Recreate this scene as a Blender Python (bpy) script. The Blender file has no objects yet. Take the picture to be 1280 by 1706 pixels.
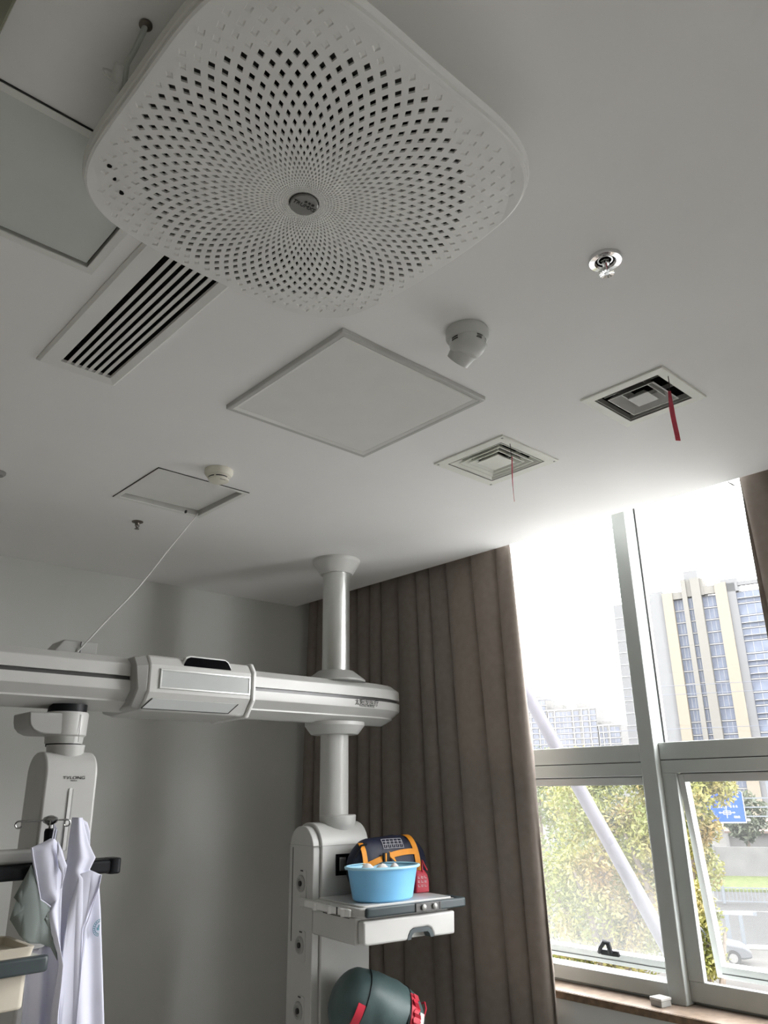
import bpy, bmesh, math, random
from mathutils import Vector, Matrix, noise

S = bpy.context.scene
COL = S.collection
R = math.radians
random.seed(7)

# ------------------------------------------------------------------ camera
cd = bpy.data.cameras.new('camera')
cd.sensor_fit = 'VERTICAL'; cd.sensor_height = 24.0
cd.lens = 24.0 * 1272.8 / 1706.0
cd.clip_start = 0.02; cd.clip_end = 2000
cam = bpy.data.objects.new('camera', cd); COL.objects.link(cam)
YAW, PIT, ROL = 0.748659, 0.346595, -0.014574
fw = Vector((math.sin(YAW)*math.cos(PIT), math.cos(YAW)*math.cos(PIT), math.sin(PIT)))
rt = Vector((math.cos(YAW), -math.sin(YAW), 0)); up = rt.cross(fw)
r2 = rt*math.cos(ROL) + up*math.sin(ROL); u2 = up*math.cos(ROL) - rt*math.sin(ROL)
mw = Matrix((r2, u2, -fw)).transposed().to_4x4(); mw.translation = (0, 0, 1.6)
cam.matrix_world = mw
S.camera = cam

# ------------------------------------------------------------------ sky, light, exposure
W = bpy.data.worlds.new('overcast_sky'); S.world = W; W.use_nodes = True
bgn = W.node_tree.nodes['Background']
bgn.inputs['Color'].default_value = (1.0, 0.985, 1.0, 1); bgn.inputs['Strength'].default_value = 12.8
def portal(name, loc, sx, sy):
    l = bpy.data.lights.new(name, 'AREA'); l.shape = 'RECTANGLE'; l.size = sx; l.size_y = sy
    l.cycles.is_portal = True
    o = bpy.data.objects.new(name, l); COL.objects.link(o)
    o.location = loc; o.rotation_euler = (0, R(90), 0)
portal('window_portal', (3.31, 0.2, 1.86), 2.3, 5.3)
S.view_settings.view_transform = 'Standard'; S.view_settings.look = 'None'
S.view_settings.gamma = 1.0; S.view_settings.use_curve_mapping = False
S.view_settings.exposure = 0.55
S.cycles.max_bounces = 12; S.cycles.diffuse_bounces = 8; S.cycles.transparent_max_bounces = 24

# ------------------------------------------------------------------ materials
def srgb(r, g, b):
    f = lambda c: (c/255/12.92 if c/255 <= .04045 else ((c/255+.055)/1.055)**2.4)
    return (f(r), f(g), f(b), 1)
MATS = {}
def mat(name, col, rough=.5, metal=0.0, var=.06, scale=12.0, bump=0.0, bscale=200.0, spec=.5, trans=0.0):
    """procedural principled: colour broken by noise, optional fine relief, optional cloth translucency"""
    m = bpy.data.materials.new(name); m.use_nodes = True; nt = m.node_tree
    p = nt.nodes['Principled BSDF']; p.inputs['Roughness'].default_value = rough
    p.inputs['Metallic'].default_value = metal; p.inputs['Specular IOR Level'].default_value = spec
    tc = nt.nodes.new('ShaderNodeTexCoord')
    n = nt.nodes.new('ShaderNodeTexNoise'); n.inputs['Scale'].default_value = scale; n.inputs['Detail'].default_value = 4
    nt.links.new(tc.outputs['Object'], n.inputs['Vector'])
    r = nt.nodes.new('ShaderNodeValToRGB')
    c = col if len(col) == 4 else (*col, 1)
    lo = tuple(max(0, x*(1-var)) for x in c[:3]) + (1,); hi = tuple(min(1, x*(1+var)) for x in c[:3]) + (1,)
    r.color_ramp.elements[0].position = .3; r.color_ramp.elements[0].color = lo
    r.color_ramp.elements[1].position = .7; r.color_ramp.elements[1].color = hi
    nt.links.new(n.outputs['Fac'], r.inputs['Fac']); nt.links.new(r.outputs['Color'], p.inputs['Base Color'])
    if bump:
        b = nt.nodes.new('ShaderNodeBump'); b.inputs['Strength'].default_value = bump; b.inputs['Distance'].default_value = .002
        n2 = nt.nodes.new('ShaderNodeTexNoise'); n2.inputs['Scale'].default_value = bscale
        nt.links.new(tc.outputs['Object'], n2.inputs['Vector']); nt.links.new(n2.outputs['Fac'], b.inputs['Height'])
        nt.links.new(b.outputs['Normal'], p.inputs['Normal'])
    if trans:
        out = nt.nodes['Material Output']; t = nt.nodes.new('ShaderNodeBsdfTranslucent')
        mx = nt.nodes.new('ShaderNodeMixShader'); mx.inputs[0].default_value = trans
        nt.links.new(r.outputs['Color'], t.inputs['Color'])
        nt.links.new(p.outputs['BSDF'], mx.inputs[1]); nt.links.new(t.outputs['BSDF'], mx.inputs[2])
        nt.links.new(mx.outputs[0], out.inputs['Surface'])
    MATS[name] = m
    return m
def glass_mat(name, haze, refl=.05, dirt_low=0.0, z0=0., z1=1.):
    """clear pane: transparent with a little gloss and a veil of dust; dirt_low adds grime towards the pane's foot"""
    m = bpy.data.materials.new(name); m.use_nodes = True; nt = m.node_tree; nt.nodes.clear()
    N = nt.nodes.new; L = nt.links.new
    out = N('ShaderNodeOutputMaterial'); tr = N('ShaderNodeBsdfTransparent'); gl = N('ShaderNodeBsdfGlossy')
    gl.inputs['Roughness'].default_value = .03; tr.inputs['Color'].default_value = (.972, .978, .975, 1)
    a = N('ShaderNodeMixShader'); a.inputs[0].default_value = refl
    L(tr.outputs[0], a.inputs[1]); L(gl.outputs[0], a.inputs[2])
    du = N('ShaderNodeBsdfTranslucent'); du.inputs['Color'].default_value = (.9, .93, .92, 1)
    b = N('ShaderNodeMixShader'); L(a.outputs[0], b.inputs[1]); L(du.outputs[0], b.inputs[2])
    tc = N('ShaderNodeTexCoord'); nz = N('ShaderNodeTexNoise'); nz.inputs['Scale'].default_value = 3.0; nz.inputs['Detail'].default_value = 5
    L(tc.outputs['Object'], nz.inputs['Vector'])
    sp = N('ShaderNodeSeparateXYZ'); L(tc.outputs['Object'], sp.inputs[0])
    mr = N('ShaderNodeMapRange'); mr.inputs['From Min'].default_value = z0; mr.inputs['From Max'].default_value = z1
    mr.inputs['To Min'].default_value = dirt_low; mr.inputs['To Max'].default_value = 0.0
    L(sp.outputs['Z'], mr.inputs['Value'])
    ml = N('ShaderNodeMath'); ml.operation = 'MULTIPLY'; ml.inputs[1].default_value = haze*2
    L(nz.outputs['Fac'], ml.inputs[0])
    ad = N('ShaderNodeMath'); ad.operation = 'ADD'; L(ml.outputs[0], ad.inputs[0]); L(mr.outputs[0], ad.inputs[1])
    L(ad.outputs[0], b.inputs[0]); L(b.outputs[0], out.inputs['Surface'])
    MATS[name] = m; return m

mat('wall_paint', (.63, .635, .61), .75, var=.02, scale=3, bump=.05, bscale=300)
mat('ceiling_paint', (.92, .915, .905), .8, var=.015, scale=2)
mat('floor_vinyl', (.55, .54, .515), .45, var=.05, scale=4)
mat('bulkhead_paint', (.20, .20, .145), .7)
mat('dark_left_wall', (.17, .145, .115), .6, var=.15, scale=2)  # unseen left wall, tone darkened so it returns less light to the room
mat('white_plastic', (.80, .80, .78), .38, var=.02)
mat('purifier_plastic', (.90, .90, .88), .42, var=.02)
mat('unit_white', (.56, .56, .54), .33, var=.02)
mat('unit_grey', (.37, .37, .355), .4, var=.02)
mat('alu', (.72, .73, .71), .28, metal=.85, var=.03)
mat('hook_steel', (.30, .30, .29), .22, metal=1.0)
mat('chrome', (.80, .80, .80), .10, metal=1.0, var=.02)
mat('bronze', (.16, .14, .12), .35, metal=.8)
mat('dark_inside', (.012, .012, .012), .8)
mat('filter_grey', (.035, .035, .034), .8)
mat('backing_grey', (.11, .11, .105), .7)
mat('rib_grey', (.26, .26, .25), .7)
mat('black_gloss', (.004, .004, .005), .12, var=.0, spec=.15)
mat('black_rubber', (.008, .009, .011), .45, spec=.2)
mat('slot_grey', (.07, .07, .068), .3)
mat('bumper_slate', (.045, .062, .066), .45)
mat('logo_grey', (.30, .30, .285), .35, metal=.4)
mat('ink', (.03, .03, .03), .6, var=0)
mat('panel_white', (.82, .82, .79), .45, var=.015)
mat('hatch_board', (.66, .685, .66), .35, var=.02)
mat('diffuser_ivory', (.85, .86, .80), .5, var=.05, scale=6)
mat('louver_grey', (.55, .55, .53), .5)
mat('smoke_ivory', (.78, .76, .66), .45, var=.02)
mat('dome_white', (.58, .59, .57), .4, var=.02)
mat('cord_white', (.72, .72, .70), .6)
mat('hose_clear', (.50, .52, .50), .3)
mat('ribbon_red', (.58, .07, .11), .55, var=.15, scale=40, trans=.25)
mat('string_dark', (.07, .05, .05), .7)
mat('lens_pane', (.50, .52, .51), .16, var=.02)
mat('curtain_cloth', (.30, .262, .232), .85, var=.07, scale=25, bump=.12, bscale=500, spec=.2, trans=.20)
mat('frame_alu', (0.45, 0.4815, 0.468), .38, var=.02)
mat('sash_alu', (.50, .51, .50), .35, var=.02)
mat('gasket', (.03, .03, .03), .6)
mat('sill_stone', (0.2621, 0.2012, 0.1544), .35, var=.22, scale=30)
mat('sill_edge', (0.18, 0.1125, 0.0638), .35, var=.35, scale=35)
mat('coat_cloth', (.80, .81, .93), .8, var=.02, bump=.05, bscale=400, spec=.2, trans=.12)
mat('coat_shade_cloth', (.24, .275, .265), .85, var=.05, spec=.2, trans=.05)  # white coat cloth with the lapel's shade put into its colour
mat('badge_teal', (.10, .26, .33), .7)
mat('cream_plastic', (.70, .64, .53), .45, var=.02)
mat('basin_blue', (.23, .58, .92), .30, var=.02)
mat('basin_blue_in', (.42, .74, .92), .35, var=.02)
mat('towel', (.80, .77, .74), .9, bump=.3, bscale=300)
mat('bag_navy', (.009, .013, .034), .55, var=.2, bump=.2, bscale=90)
mat('strap_orange', (.80, .30, .012), .6, var=.1)
mat('strap_red', (.62, .025, .055), .55, var=.15)
mat('print_grey', (.42, .42, .46), .6)
mat('pouch_red', (.50, .025, .05), .5, var=.1)
mat('bag_green', (.070, .115, .115), .45, var=.2, scale=8, bump=.3, bscale=40)
mat('label_white', (.8, .8, .78), .6)
mat('tower_wall', (0.0768, 0.0747, 0.0682), .8, var=.03)
mat('tower_beige', (0.0997, 0.0893, 0.0719), .8, var=.03)
mat('tower_grey', (0.0702, 0.0712, 0.0723), .8, var=.03)
mat('tower_glass', (0.0558, 0.0635, 0.0812), .15, var=.25, scale=.35)
mat('tower_slab', (0.1425, 0.1425, 0.1425), .8)
mat('far_wall', (0.0803, 0.0803, 0.0783), .9, var=.03)  # far walls and glass kept pale in place of distance haze
mat('far_glass', (0.067, 0.0719, 0.0843), .3, var=.15, scale=.2)
mat('asphalt', (0.0263, 0.0263, 0.0263), .85, var=.08, scale=.6)
mat('paving', (0.0393, 0.0386, 0.0365), .85, var=.12, scale=.8)
mat('road_paint', (0.108, 0.108, 0.1044), .7)
mat('kerb_stone', (0.1296, 0.126, 0.1188), .8)
mat('verge_grass', (0.0414, 0.0504, 0.0198), .9, var=.4, scale=3)
mat('yard_wall', (0.0675, 0.0675, 0.0657), .85, var=.15, scale=.7)
mat('shed_roof', (.075, .058, .05), .8)
mat('rail_grey', (0.07, 0.077, 0.084), .6)
mat('steel_white', (0.099, 0.097, 0.1109), .55, var=.05)
mat('bark', (0.07, 0.0595, 0.049), .9, var=.3)
mat('car_paint', (0.0495, 0.0513, 0.054), .25, var=.01)
mat('car_glass', (.03, .035, .04), .1)
mat('tyre', (.02, .02, .02), .8)
mat('sign_blue', (0.0147, 0.0357, 0.1764), .5, var=.04)
mat('sign_white', (0.21, 0.21, 0.231), .5)
mat('facade_render', (.15, .15, .147), .85)
mat('bounce_yard', (.16, .158, .152), .8, var=.06, scale=.6)  # near ground made lighter than the paving to throw light at the ceiling
for k_ in ('tower_wall', 'tower_beige', 'tower_grey', 'tower_slab', 'far_wall', 'far_glass', 'asphalt', 'paving', 'road_paint', 'kerb_stone', 'verge_grass', 'yard_wall', 'shed_roof', 'rail_grey', 'bark', 'sign_blue', 'sign_white', 'bounce_yard', 'facade_render', 'tower_glass', 'tyre', 'car_paint', 'car_glass', 'steel_white'):
    MATS[k_].node_tree.nodes['Principled BSDF'].inputs['Specular IOR Level'].default_value = 0.02   # low specular keeps grazing sky glare off outdoor surfaces
glass_mat('glass_fixed', .003, .03)
glass_mat('glass_dusty', .010, .03, .022, -.8, -.25)
glass_mat('glass_right', .009, .03, .004, -.8, -.2)
def leaf_mat(name, c1, c2, c3, scale):
    m = bpy.data.materials.new(name); m.use_nodes = True; nt = m.node_tree
    p = nt.nodes['Principled BSDF']; p.inputs['Roughness'].default_value = .6
    tc = nt.nodes.new('ShaderNodeTexCoord'); n = nt.nodes.new('ShaderNodeTexNoise')
    n.inputs['Scale'].default_value = scale; n.inputs['Detail'].default_value = 6
    nt.links.new(tc.outputs['Object'], n.inputs['Vector'])
    r = nt.nodes.new('ShaderNodeValToRGB'); e = r.color_ramp.elements
    e[0].position = .34; e[0].color = (*c1, 1); e[1].position = .66; e[1].color = (*c3, 1)
    k = e.new(.5); k.color = (*c2, 1)
    nt.links.new(n.outputs['Fac'], r.inputs['Fac']); nt.links.new(r.outputs['Color'], p.inputs['Base Color'])
    t = nt.nodes.new('ShaderNodeBsdfTranslucent'); nt.links.new(r.outputs['Color'], t.inputs['Color'])
    mx = nt.nodes.new('ShaderNodeMixShader'); mx.inputs[0].default_value = .35
    nt.links.new(p.outputs[0], mx.inputs[1]); nt.links.new(t.outputs[0], mx.inputs[2])
    nt.links.new(mx.outputs[0], nt.nodes['Material Output'].inputs['Surface'])
    MATS[name] = m
leaf_mat('leaf_yellow', (0.0389, 0.0545, 0.0083), (0.0805, 0.0857, 0.0114), (0.1091, 0.0727, 0.0234), .9)
leaf_mat('leaf_green', (0.026, 0.0416, 0.013), (0.0442, 0.0598, 0.0156), (0.0676, 0.0701, 0.0207), .7)
leaf_mat('leaf_dark', (0.0207, 0.0302, 0.0156), (0.0302, 0.0389, 0.0207), (0.0389, 0.0452, 0.0234), .5)

# ------------------------------------------------------------------ mesh helpers
class MB:
    def __init__(s): s.v = []; s.f = []
    def add(s, vs, fs, m=None):
        b = len(s.v)
        s.v += [tuple(m @ Vector(p)) if m else tuple(p) for p in vs]
        s.f += [tuple(b+i for i in f) for f in fs]; return s
    def box(s, x0, x1, y0, y1, z0, z1, m=None):
        return s.add([(x0,y0,z0),(x1,y0,z0),(x1,y1,z0),(x0,y1,z0),(x0,y0,z1),(x1,y0,z1),(x1,y1,z1),(x0,y1,z1)],
                     [(0,3,2,1),(4,5,6,7),(0,1,5,4),(1,2,6,5),(2,3,7,6),(3,0,4,7)], m)
    def loft(s, rings, cap0=True, cap1=True, closed=True, m=None):
        n = len(rings[0]); vs = [p for r in rings for p in r]; fs = []
        for i in range(len(rings)-1):
            for j in range(n if closed else n-1):
                k = (j+1) % n; fs.append((i*n+j, i*n+k, (i+1)*n+k, (i+1)*n+j))
        if cap0: fs.append(tuple(range(n-1, -1, -1)))
        if cap1: fs.append(tuple((len(rings)-1)*n+j for j in range(n)))
        return s.add(vs, fs, m)
    def lathe(s, prof, n=32, c=(0,0,0), m=None, cap0=True, cap1=True):
        rings = [[(c[0]+r*math.cos(2*math.pi*j/n), c[1]+r*math.sin(2*math.pi*j/n), c[2]+z) for j in range(n)] for r, z in prof]
        return s.loft(rings, cap0, cap1, m=m)
    def prism(s, poly, axis, a, b, m=None):
        """polygon in the two other axes, extruded along axis from a to b"""
        if axis == 'x': f = lambda p, t: (t, p[0], p[1])
        elif axis == 'y': f = lambda p, t: (p[0], t, p[1])
        else: f = lambda p, t: (p[0], p[1], t)
        return s.loft([[f(p, a) for p in poly], [f(p, b) for p in poly]], m=m)
    def tube(s, pts, r, n=10, m=None):
        pts = [Vector(p) for p in pts]; rings = []
        rr = r if isinstance(r, (list, tuple)) else [r]*len(pts)
        ref = None
        for i, p in enumerate(pts):
            t = (pts[min(i+1, len(pts)-1)] - pts[max(i-1, 0)]).normalized()
            if ref is None:
                ref = Vector((0,0,1)) if abs(t.z) < .9 else Vector((1,0,0))
            a = t.cross(ref).normalized(); b = a.cross(t).normalized(); ref = b
            rings.append([tuple(p + (a*math.cos(2*math.pi*j/n) + b*math.sin(2*math.pi*j/n))*rr[i]) for j in range(n)])
        return s.loft(rings, m=m)
    def ribbon(s, pts, wdir, w, th, m=None):
        """flat strap along pts: width w along wdir (vector or one per point), thickness th"""
        pts = [Vector(p) for p in pts]; rings = []
        for i, p in enumerate(pts):
            wd = Vector(wdir[i] if isinstance(wdir, list) else wdir).normalized()
            t = (pts[min(i+1, len(pts)-1)] - pts[max(i-1, 0)]).normalized()
            nn = t.cross(wd).normalized()*th/2
            ww = (w[i] if isinstance(w, list) else w)/2
            rings.append([tuple(p+wd*ww+nn), tuple(p-wd*ww+nn), tuple(p-wd*ww-nn), tuple(p+wd*ww-nn)])
        return s.loft(rings, m=m)

def link(o, parent=None):
    COL.objects.link(o)
    if parent is not None: o.parent = parent
    return o
def tag(o, label=None, cat=None, group=None, kind=None):
    if label: o['label'] = label
    if cat: o['category'] = cat
    if group: o['group'] = group
    if kind: o['kind'] = kind
    return o
def thing(name, label, cat, loc=(0,0,0), rz=0.0, group=None, kind=None):
    o = bpy.data.objects.new(name, None); link(o); o.location = loc; o.rotation_euler = (0, 0, rz)
    o.empty_display_size = .05
    return tag(o, label, cat, group, kind)
def mesh(name, mb, m, parent=None, label=None, bevel=0.0, smooth=35, solid=0.0, segs=2, fix=True, kind=None, sub=0):
    me = bpy.data.meshes.new(name); me.from_pydata(mb.v, [], mb.f)
    if fix:
        bm = bmesh.new(); bm.from_mesh(me); bmesh.ops.recalc_face_normals(bm, faces=bm.faces); bm.to_mesh(me); bm.free()
    ms = m if isinstance(m, (list, tuple)) else [m]
    for k in ms: me.materials.append(MATS[k])
    if smooth:
        for p in me.polygons: p.use_smooth = True
        me.set_sharp_from_angle(angle=R(smooth))
    o = link(bpy.data.objects.new(name, me), parent)
    if label: o['label'] = label
    if kind: o['kind'] = kind
    if solid:
        s = o.modifiers.new('thickness', 'SOLIDIFY'); s.thickness = solid; s.offset = 0
    if sub:
        s = o.modifiers.new('smooth', 'SUBSURF'); s.levels = sub; s.render_levels = sub
    if bevel:
        b = o.modifiers.new('bevel', 'BEVEL'); b.width = bevel; b.segments = segs; b.limit_method = 'ANGLE'; b.angle_limit = R(40)
        b.harden_normals = False
    return o
def text(name, body, size, mtx, m, parent, label=None, depth=.0004, sx=1.0, shear=0.0):
    c = bpy.data.curves.new(name, 'FONT'); c.body = body; c.size = size; c.align_x = 'CENTER'; c.align_y = 'CENTER'
    c.extrude = depth; c.shear = shear; c.materials.append(MATS[m])
    o = link(bpy.data.objects.new(name, c), parent)
    me = bpy.data.meshes.new_from_object(o.evaluated_get(bpy.context.evaluated_depsgraph_get()))
    bpy.data.objects.remove(o); o = link(bpy.data.objects.new(name, me), parent)
    o.matrix_local = mtx @ Matrix.Diagonal((sx, 1, 1, 1))
    if label: o['label'] = label
    return o
def axes(o, ax, ay):
    """matrix whose local x, y run along ax, ay in the parent's frame"""
    ax = Vector(ax).normalized(); ay = Vector(ay).normalized(); az = ax.cross(ay)
    m = Matrix((ax, ay, az)).transposed().to_4x4(); m.translation = o
    return m
def clone(o, parent=None):
    c = o.copy(); COL.objects.link(c)
    if parent is not None: c.parent = parent
    for ch in list(o.children): clone(ch, c)
    return c
def rrect(x0, x1, y0, y1, r, n=5):
    pts = []
    for cx, cy, a in ((x1-r, y1-r, 0), (x0+r, y1-r, 90), (x0+r, y0+r, 180), (x1-r, y0+r, 270)):
        for k in range(n+1):
            t = R(a + 90*k/n); pts.append((cx+r*math.cos(t), cy+r*math.sin(t)))
    return pts
def holed(xs0, xs1, ys0, ys1, z, holes):
    """horizontal sheet with rectangular openings"""
    xs = sorted({xs0, xs1, *[h[0] for h in holes], *[h[1] for h in holes]})
    ys = sorted({ys0, ys1, *[h[2] for h in holes], *[h[3] for h in holes]})
    mb = MB(); idx = {}
    def vid(x, y):
        if (x, y) not in idx: idx[(x, y)] = len(mb.v); mb.v.append((x, y, z))
        return idx[(x, y)]
    for i in range(len(xs)-1):
        for j in range(len(ys)-1):
            cx, cy = (xs[i]+xs[i+1])/2, (ys[j]+ys[j+1])/2
            if any(h[0] < cx < h[1] and h[2] < cy < h[3] for h in holes): continue
            mb.f.append((vid(xs[i], ys[j]), vid(xs[i], ys[j+1]), vid(xs[i+1], ys[j+1]), vid(xs[i+1], ys[j])))
    return mb
def frame_mb(x0, x1, y0, y1, w, z0, z1, lip=0.0):
    """mitred flat border, outside x0..y1, width w; lip drops the inner edge"""
    o = [(x0,y0),(x1,y0),(x1,y1),(x0,y1)]; i = [(x0+w,y0+w),(x1-w,y0+w),(x1-w,y1-w),(x0+w,y1-w)]
    mb = MB()
    A = [(*p, z1) for p in o]; B = [(*p, z0) for p in o]; C_ = [(*p, z0-lip) for p in i]; D = [(*p, z1) for p in i]
    mb.loft([A, B, C_, D, A], cap0=False, cap1=False)
    return mb

# ------------------------------------------------------------------ room shell
H = 2.8
VENT = (.645, .79, 1.25, 2.072)
HATCH_NEAR = (.12, .545, 1.205, 1.63)
HATCH_FAR = (1.235, 1.655, 2.63, 3.045)
DIF_L = (2.027, 2.373, 1.545, 1.89)
DIF_R = (2.015, 2.308, .915, 1.208)
sh = lambda h, d: (h[0]+d, h[1]-d, h[2]+d, h[3]-d)
cl = holed(-2.5, 3.11, -2.6, 4.27, H, [VENT, sh(HATCH_NEAR, .018), sh(HATCH_FAR, .018), sh(DIF_L, .04), sh(DIF_R, .036)])
ceiling = tag(mesh('ceiling', cl, 'ceiling_paint', smooth=0, fix=False), 'white plastered ceiling with flush panels, vents and sensors', 'ceiling', kind='structure')
mesh('soffit_edge', MB().box(3.10, 3.11, -2.6, 4.27, H+.0005, 3.02), 'ceiling_paint', ceiling)
mesh('pocket_top', MB().box(3.11, 3.26, -2.6, 4.27, 3.02, 3.04), 'ceiling_paint', ceiling)
mesh('ceiling_void', MB().box(-2.5, 3.10, -2.6, 4.27, 3.2, 3.22), 'dark_inside', ceiling)
tag(mesh('wall_back', MB().box(-2.6, 3.26, 4.27, 4.37, 0, 3.2), 'wall_paint', smooth=0), 'plain grey-white back wall behind the medical bridge', 'wall', kind='structure')
tag(mesh('wall_left', MB().box(-2.6, -2.5, -2.6, 4.27, 0, 3.2), 'dark_left_wall', smooth=0), 'unseen left wall, coloured dark to cut bounced light', 'wall', kind='structure')
tag(mesh('wall_rear', MB().box(-2.6, 3.26, -2.7, -2.6, 0, 3.2), 'wall_paint', smooth=0), 'plain white wall behind the viewer', 'wall', kind='structure')
tag(mesh('floor', MB().box(-2.5, 3.24, -2.6, 4.27, -.1, 0), 'floor_vinyl', smooth=0), 'beige vinyl floor', 'floor', kind='structure')
WY0, WY1, WZ0, WZ1 = -2.3, 2.82, .735, 2.98
wm = MB()
wm.box(3.24, 3.52, -2.6, 4.27, -.1, WZ0-.03); wm.box(3.24, 3.52, -2.6, 4.27, WZ1, 3.2)
wm.box(3.24, 3.52, -2.6, WY0, WZ0-.03, WZ1); wm.box(3.24, 3.52, WY1, 4.27, WZ0-.03, WZ1)
tag(mesh('wall_window', wm, 'wall_paint', smooth=0), 'white wall under and around the tall window', 'wall', kind='structure')
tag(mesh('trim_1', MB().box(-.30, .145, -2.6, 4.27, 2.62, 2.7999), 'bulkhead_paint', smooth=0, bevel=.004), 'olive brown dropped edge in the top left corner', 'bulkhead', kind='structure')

# window sill
sill = thing('window_sill', 'polished beige stone window sill with a brown front edge', 'sill', (3.3, 0, .74), kind='structure')
mesh('slab', MB().box(-.072, .21, WY0, WY1, -.028, 0), 'sill_stone', sill)
mesh('front_edge', MB().box(-.078, -.0722, WY0, WY1, -.030, -.0012), 'sill_edge', sill, bevel=.002)

# ------------------------------------------------------------------ window 1: mullions, transoms, sashes, panes
win = thing('window_1', 'tall grey aluminium window with fixed upper panes and open awning sashes', 'window', kind='structure')
MY = [1.876, .80, -.28, -1.36]
for y in MY:
    mesh('mullion', MB().box(3.36, 3.50, y-.038, y+.038, WZ0+.005, WZ1), 'frame_alu', win, bevel=.004)
edges = [WY1] + [v for y in MY for v in (y+.038, y-.038)] + [WY0]
def bay(y1, y0, first):
    """one bay between y0 and y1: jamb frames, double transom, fixed pane above, tilted sash below"""
    xf = 3.365 if first else 3.40
    zt0, zt1 = (1.635, 1.775) if first else (1.645, 1.778)
    mesh('transom', MB().box(xf, 3.50, y0, y1, (zt0+zt1)/2-.008, zt1), 'frame_alu', win, bevel=.003)
    mesh('gasket_line', MB().box(xf+.006, 3.49, y0, y1, (zt0+zt1)/2-.0115, (zt0+zt1)/2-.008), 'gasket', win)
    mesh('lower_head', MB().box(xf, 3.50, y0, y1, zt0, (zt0+zt1)/2-.0115), 'frame_alu', win, bevel=.003)
    st = .004 if first else .068
    zb = .812 if first else .829
    mesh('lower_rail', MB().box(xf+.004, xf+.034, y0, y1, .752, zb), 'frame_alu', win, bevel=.003)
    mesh('foot_rail', MB().box(xf+.028, 3.50, y0, y1, .738, .7515), 'frame_alu', win, bevel=.002)
    mesh('lower_stile', MB().box(xf, xf+.030, y1-st, y1, zb, zt0), 'frame_alu', win, bevel=.002)
    mesh('lower_stile', MB().box(xf, xf+.030, y0, y0+st, zb, zt0), 'frame_alu', win, bevel=.002)
    # fixed upper pane with thin glazing beads
    for yy in (y1-.008, y0):
        mesh('glazing_bead', MB().box(3.462, 3.478, yy, yy+.008, zt1, WZ1), 'sash_alu', win)
        mesh('bead_gasket', MB().box(3.456, 3.4618, yy+.001, yy+.005, zt1, WZ1), 'gasket', win)
    mesh('fixed_pane', MB().box(3.479, 3.485, y0+.001, y1-.001, zt1-.001, WZ1), 'glass_fixed', win, smooth=0)
    # sash hung at its head, foot swung outward
    ya, yb = y1-st-.001, y0+st+.001
    Hs = zt0-.004-(zb-.004)
    sash = bpy.data.objects.new('sash', None); link(sash, win)
    sash.location = (xf+(.036 if first else .012), 0, zt0-.004); sash.rotation_euler = (0, R(-8.0 if first else -7.4), 0)
    wst = .02 if first else .028
    mesh('sash_stile', MB().box(0, .045, ya-wst, ya, -Hs, 0), 'sash_alu', sash, bevel=.002)
    mesh('sash_stile', MB().box(0, .045, yb, yb+wst, -Hs, 0), 'sash_alu', sash, bevel=.002)
    mesh('sash_head', MB().box(0, .045, yb+wst, ya-wst, -.035, 0), 'sash_alu', sash, bevel=.002)
    mesh('sash_foot', MB().box(-.004, .045, yb+wst, ya-wst, -Hs, -Hs+.048), 'sash_alu', sash, bevel=.002)
    mesh('sash_seal', MB().box(-.006, -.0042, yb+wst, ya-wst, -Hs+.018, -Hs+.021), 'gasket', sash)
    mesh('pane', MB().box(.020, .026, yb+wst-.002, ya-wst+.002, -Hs+.046, -.034), 'glass_dusty' if first else 'glass_right', sash, smooth=0)
    return sash, Hs
sash1 = None
for i in range(len(MY)+1):
    s_, h_ = bay(edges[2*i], edges[2*i+1], i == 0)
    if i == 0: sash1, Hs1 = s_, h_
# black cam handle on the left sash foot
hb = MB(); yh = 2.26
hb.box(-.022, -.0045, yh-.045, yh+.05, -Hs1+.040, -Hs1+.064)
mesh('handle_base', hb, 'black_rubber', sash1, bevel=.004)
hl = MB(); hl.tube([(-.022, yh+.055, -Hs1+.052), (-.036, yh+.035, -Hs1+.078), (-.044, yh+.004, -Hs1+.108), (-.040, yh-.012, -Hs1+.102), (-.028, yh-.010, -Hs1+.055)], [.010, .010, .012, .012, .012], 8)
mesh('handle_lever', hl, 'black_rubber', sash1)

# ------------------------------------------------------------------ bridge (ceiling column and beam)
def stadium(x0, cx, xe, y0, y1, ins, n=14):
    """plan outline: square end at x0, half ellipse end towards xe, inset by ins"""
    cy = (y0+y1)/2; b = (y1-y0)/2-ins; a = xe-cx-ins
    pts = [(x0+ins, y1-ins), (x0+ins, y0+ins)]
    for k in range(n+1):
        t = -math.pi/2 + math.pi*k/n
        pts.append((cx+a*math.cos(t), cy+b*math.sin(t)))
    return pts
BX0, BCX, BXE, BY0, BY1 = -1.2, 2.70, 3.045, 3.06, 3.34
def beam_rings(levels): return [[(x, y, z) for x, y in stadium(BX0, BCX, BXE, BY0, BY1, i)] for z, i in levels]
bridge = thing('medical_bridge', 'white ceiling mounted medical bridge beam across the back wall with a light box', 'medical bridge')
mesh('lower_shell', MB().loft(beam_rings([(1.916, .120), (1.930, .085), (1.948, .052), (1.950, .047), (1.957, .047), (1.992, .001), (1.996, 0), (2.033, 0), (2.033, .03)])), 'unit_white', bridge, smooth=14)
mesh('slot_channel', MB().loft(beam_rings([(2.030, .013), (2.053, .013)])), 'slot_grey', bridge, smooth=30)
mesh('upper_shell', MB().loft(beam_rings([(2.05, .03), (2.05, 0), (2.096, 0), (2.100, .003), (2.130, .05), (2.134, .07)])), 'unit_white', bridge, smooth=14)
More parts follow.
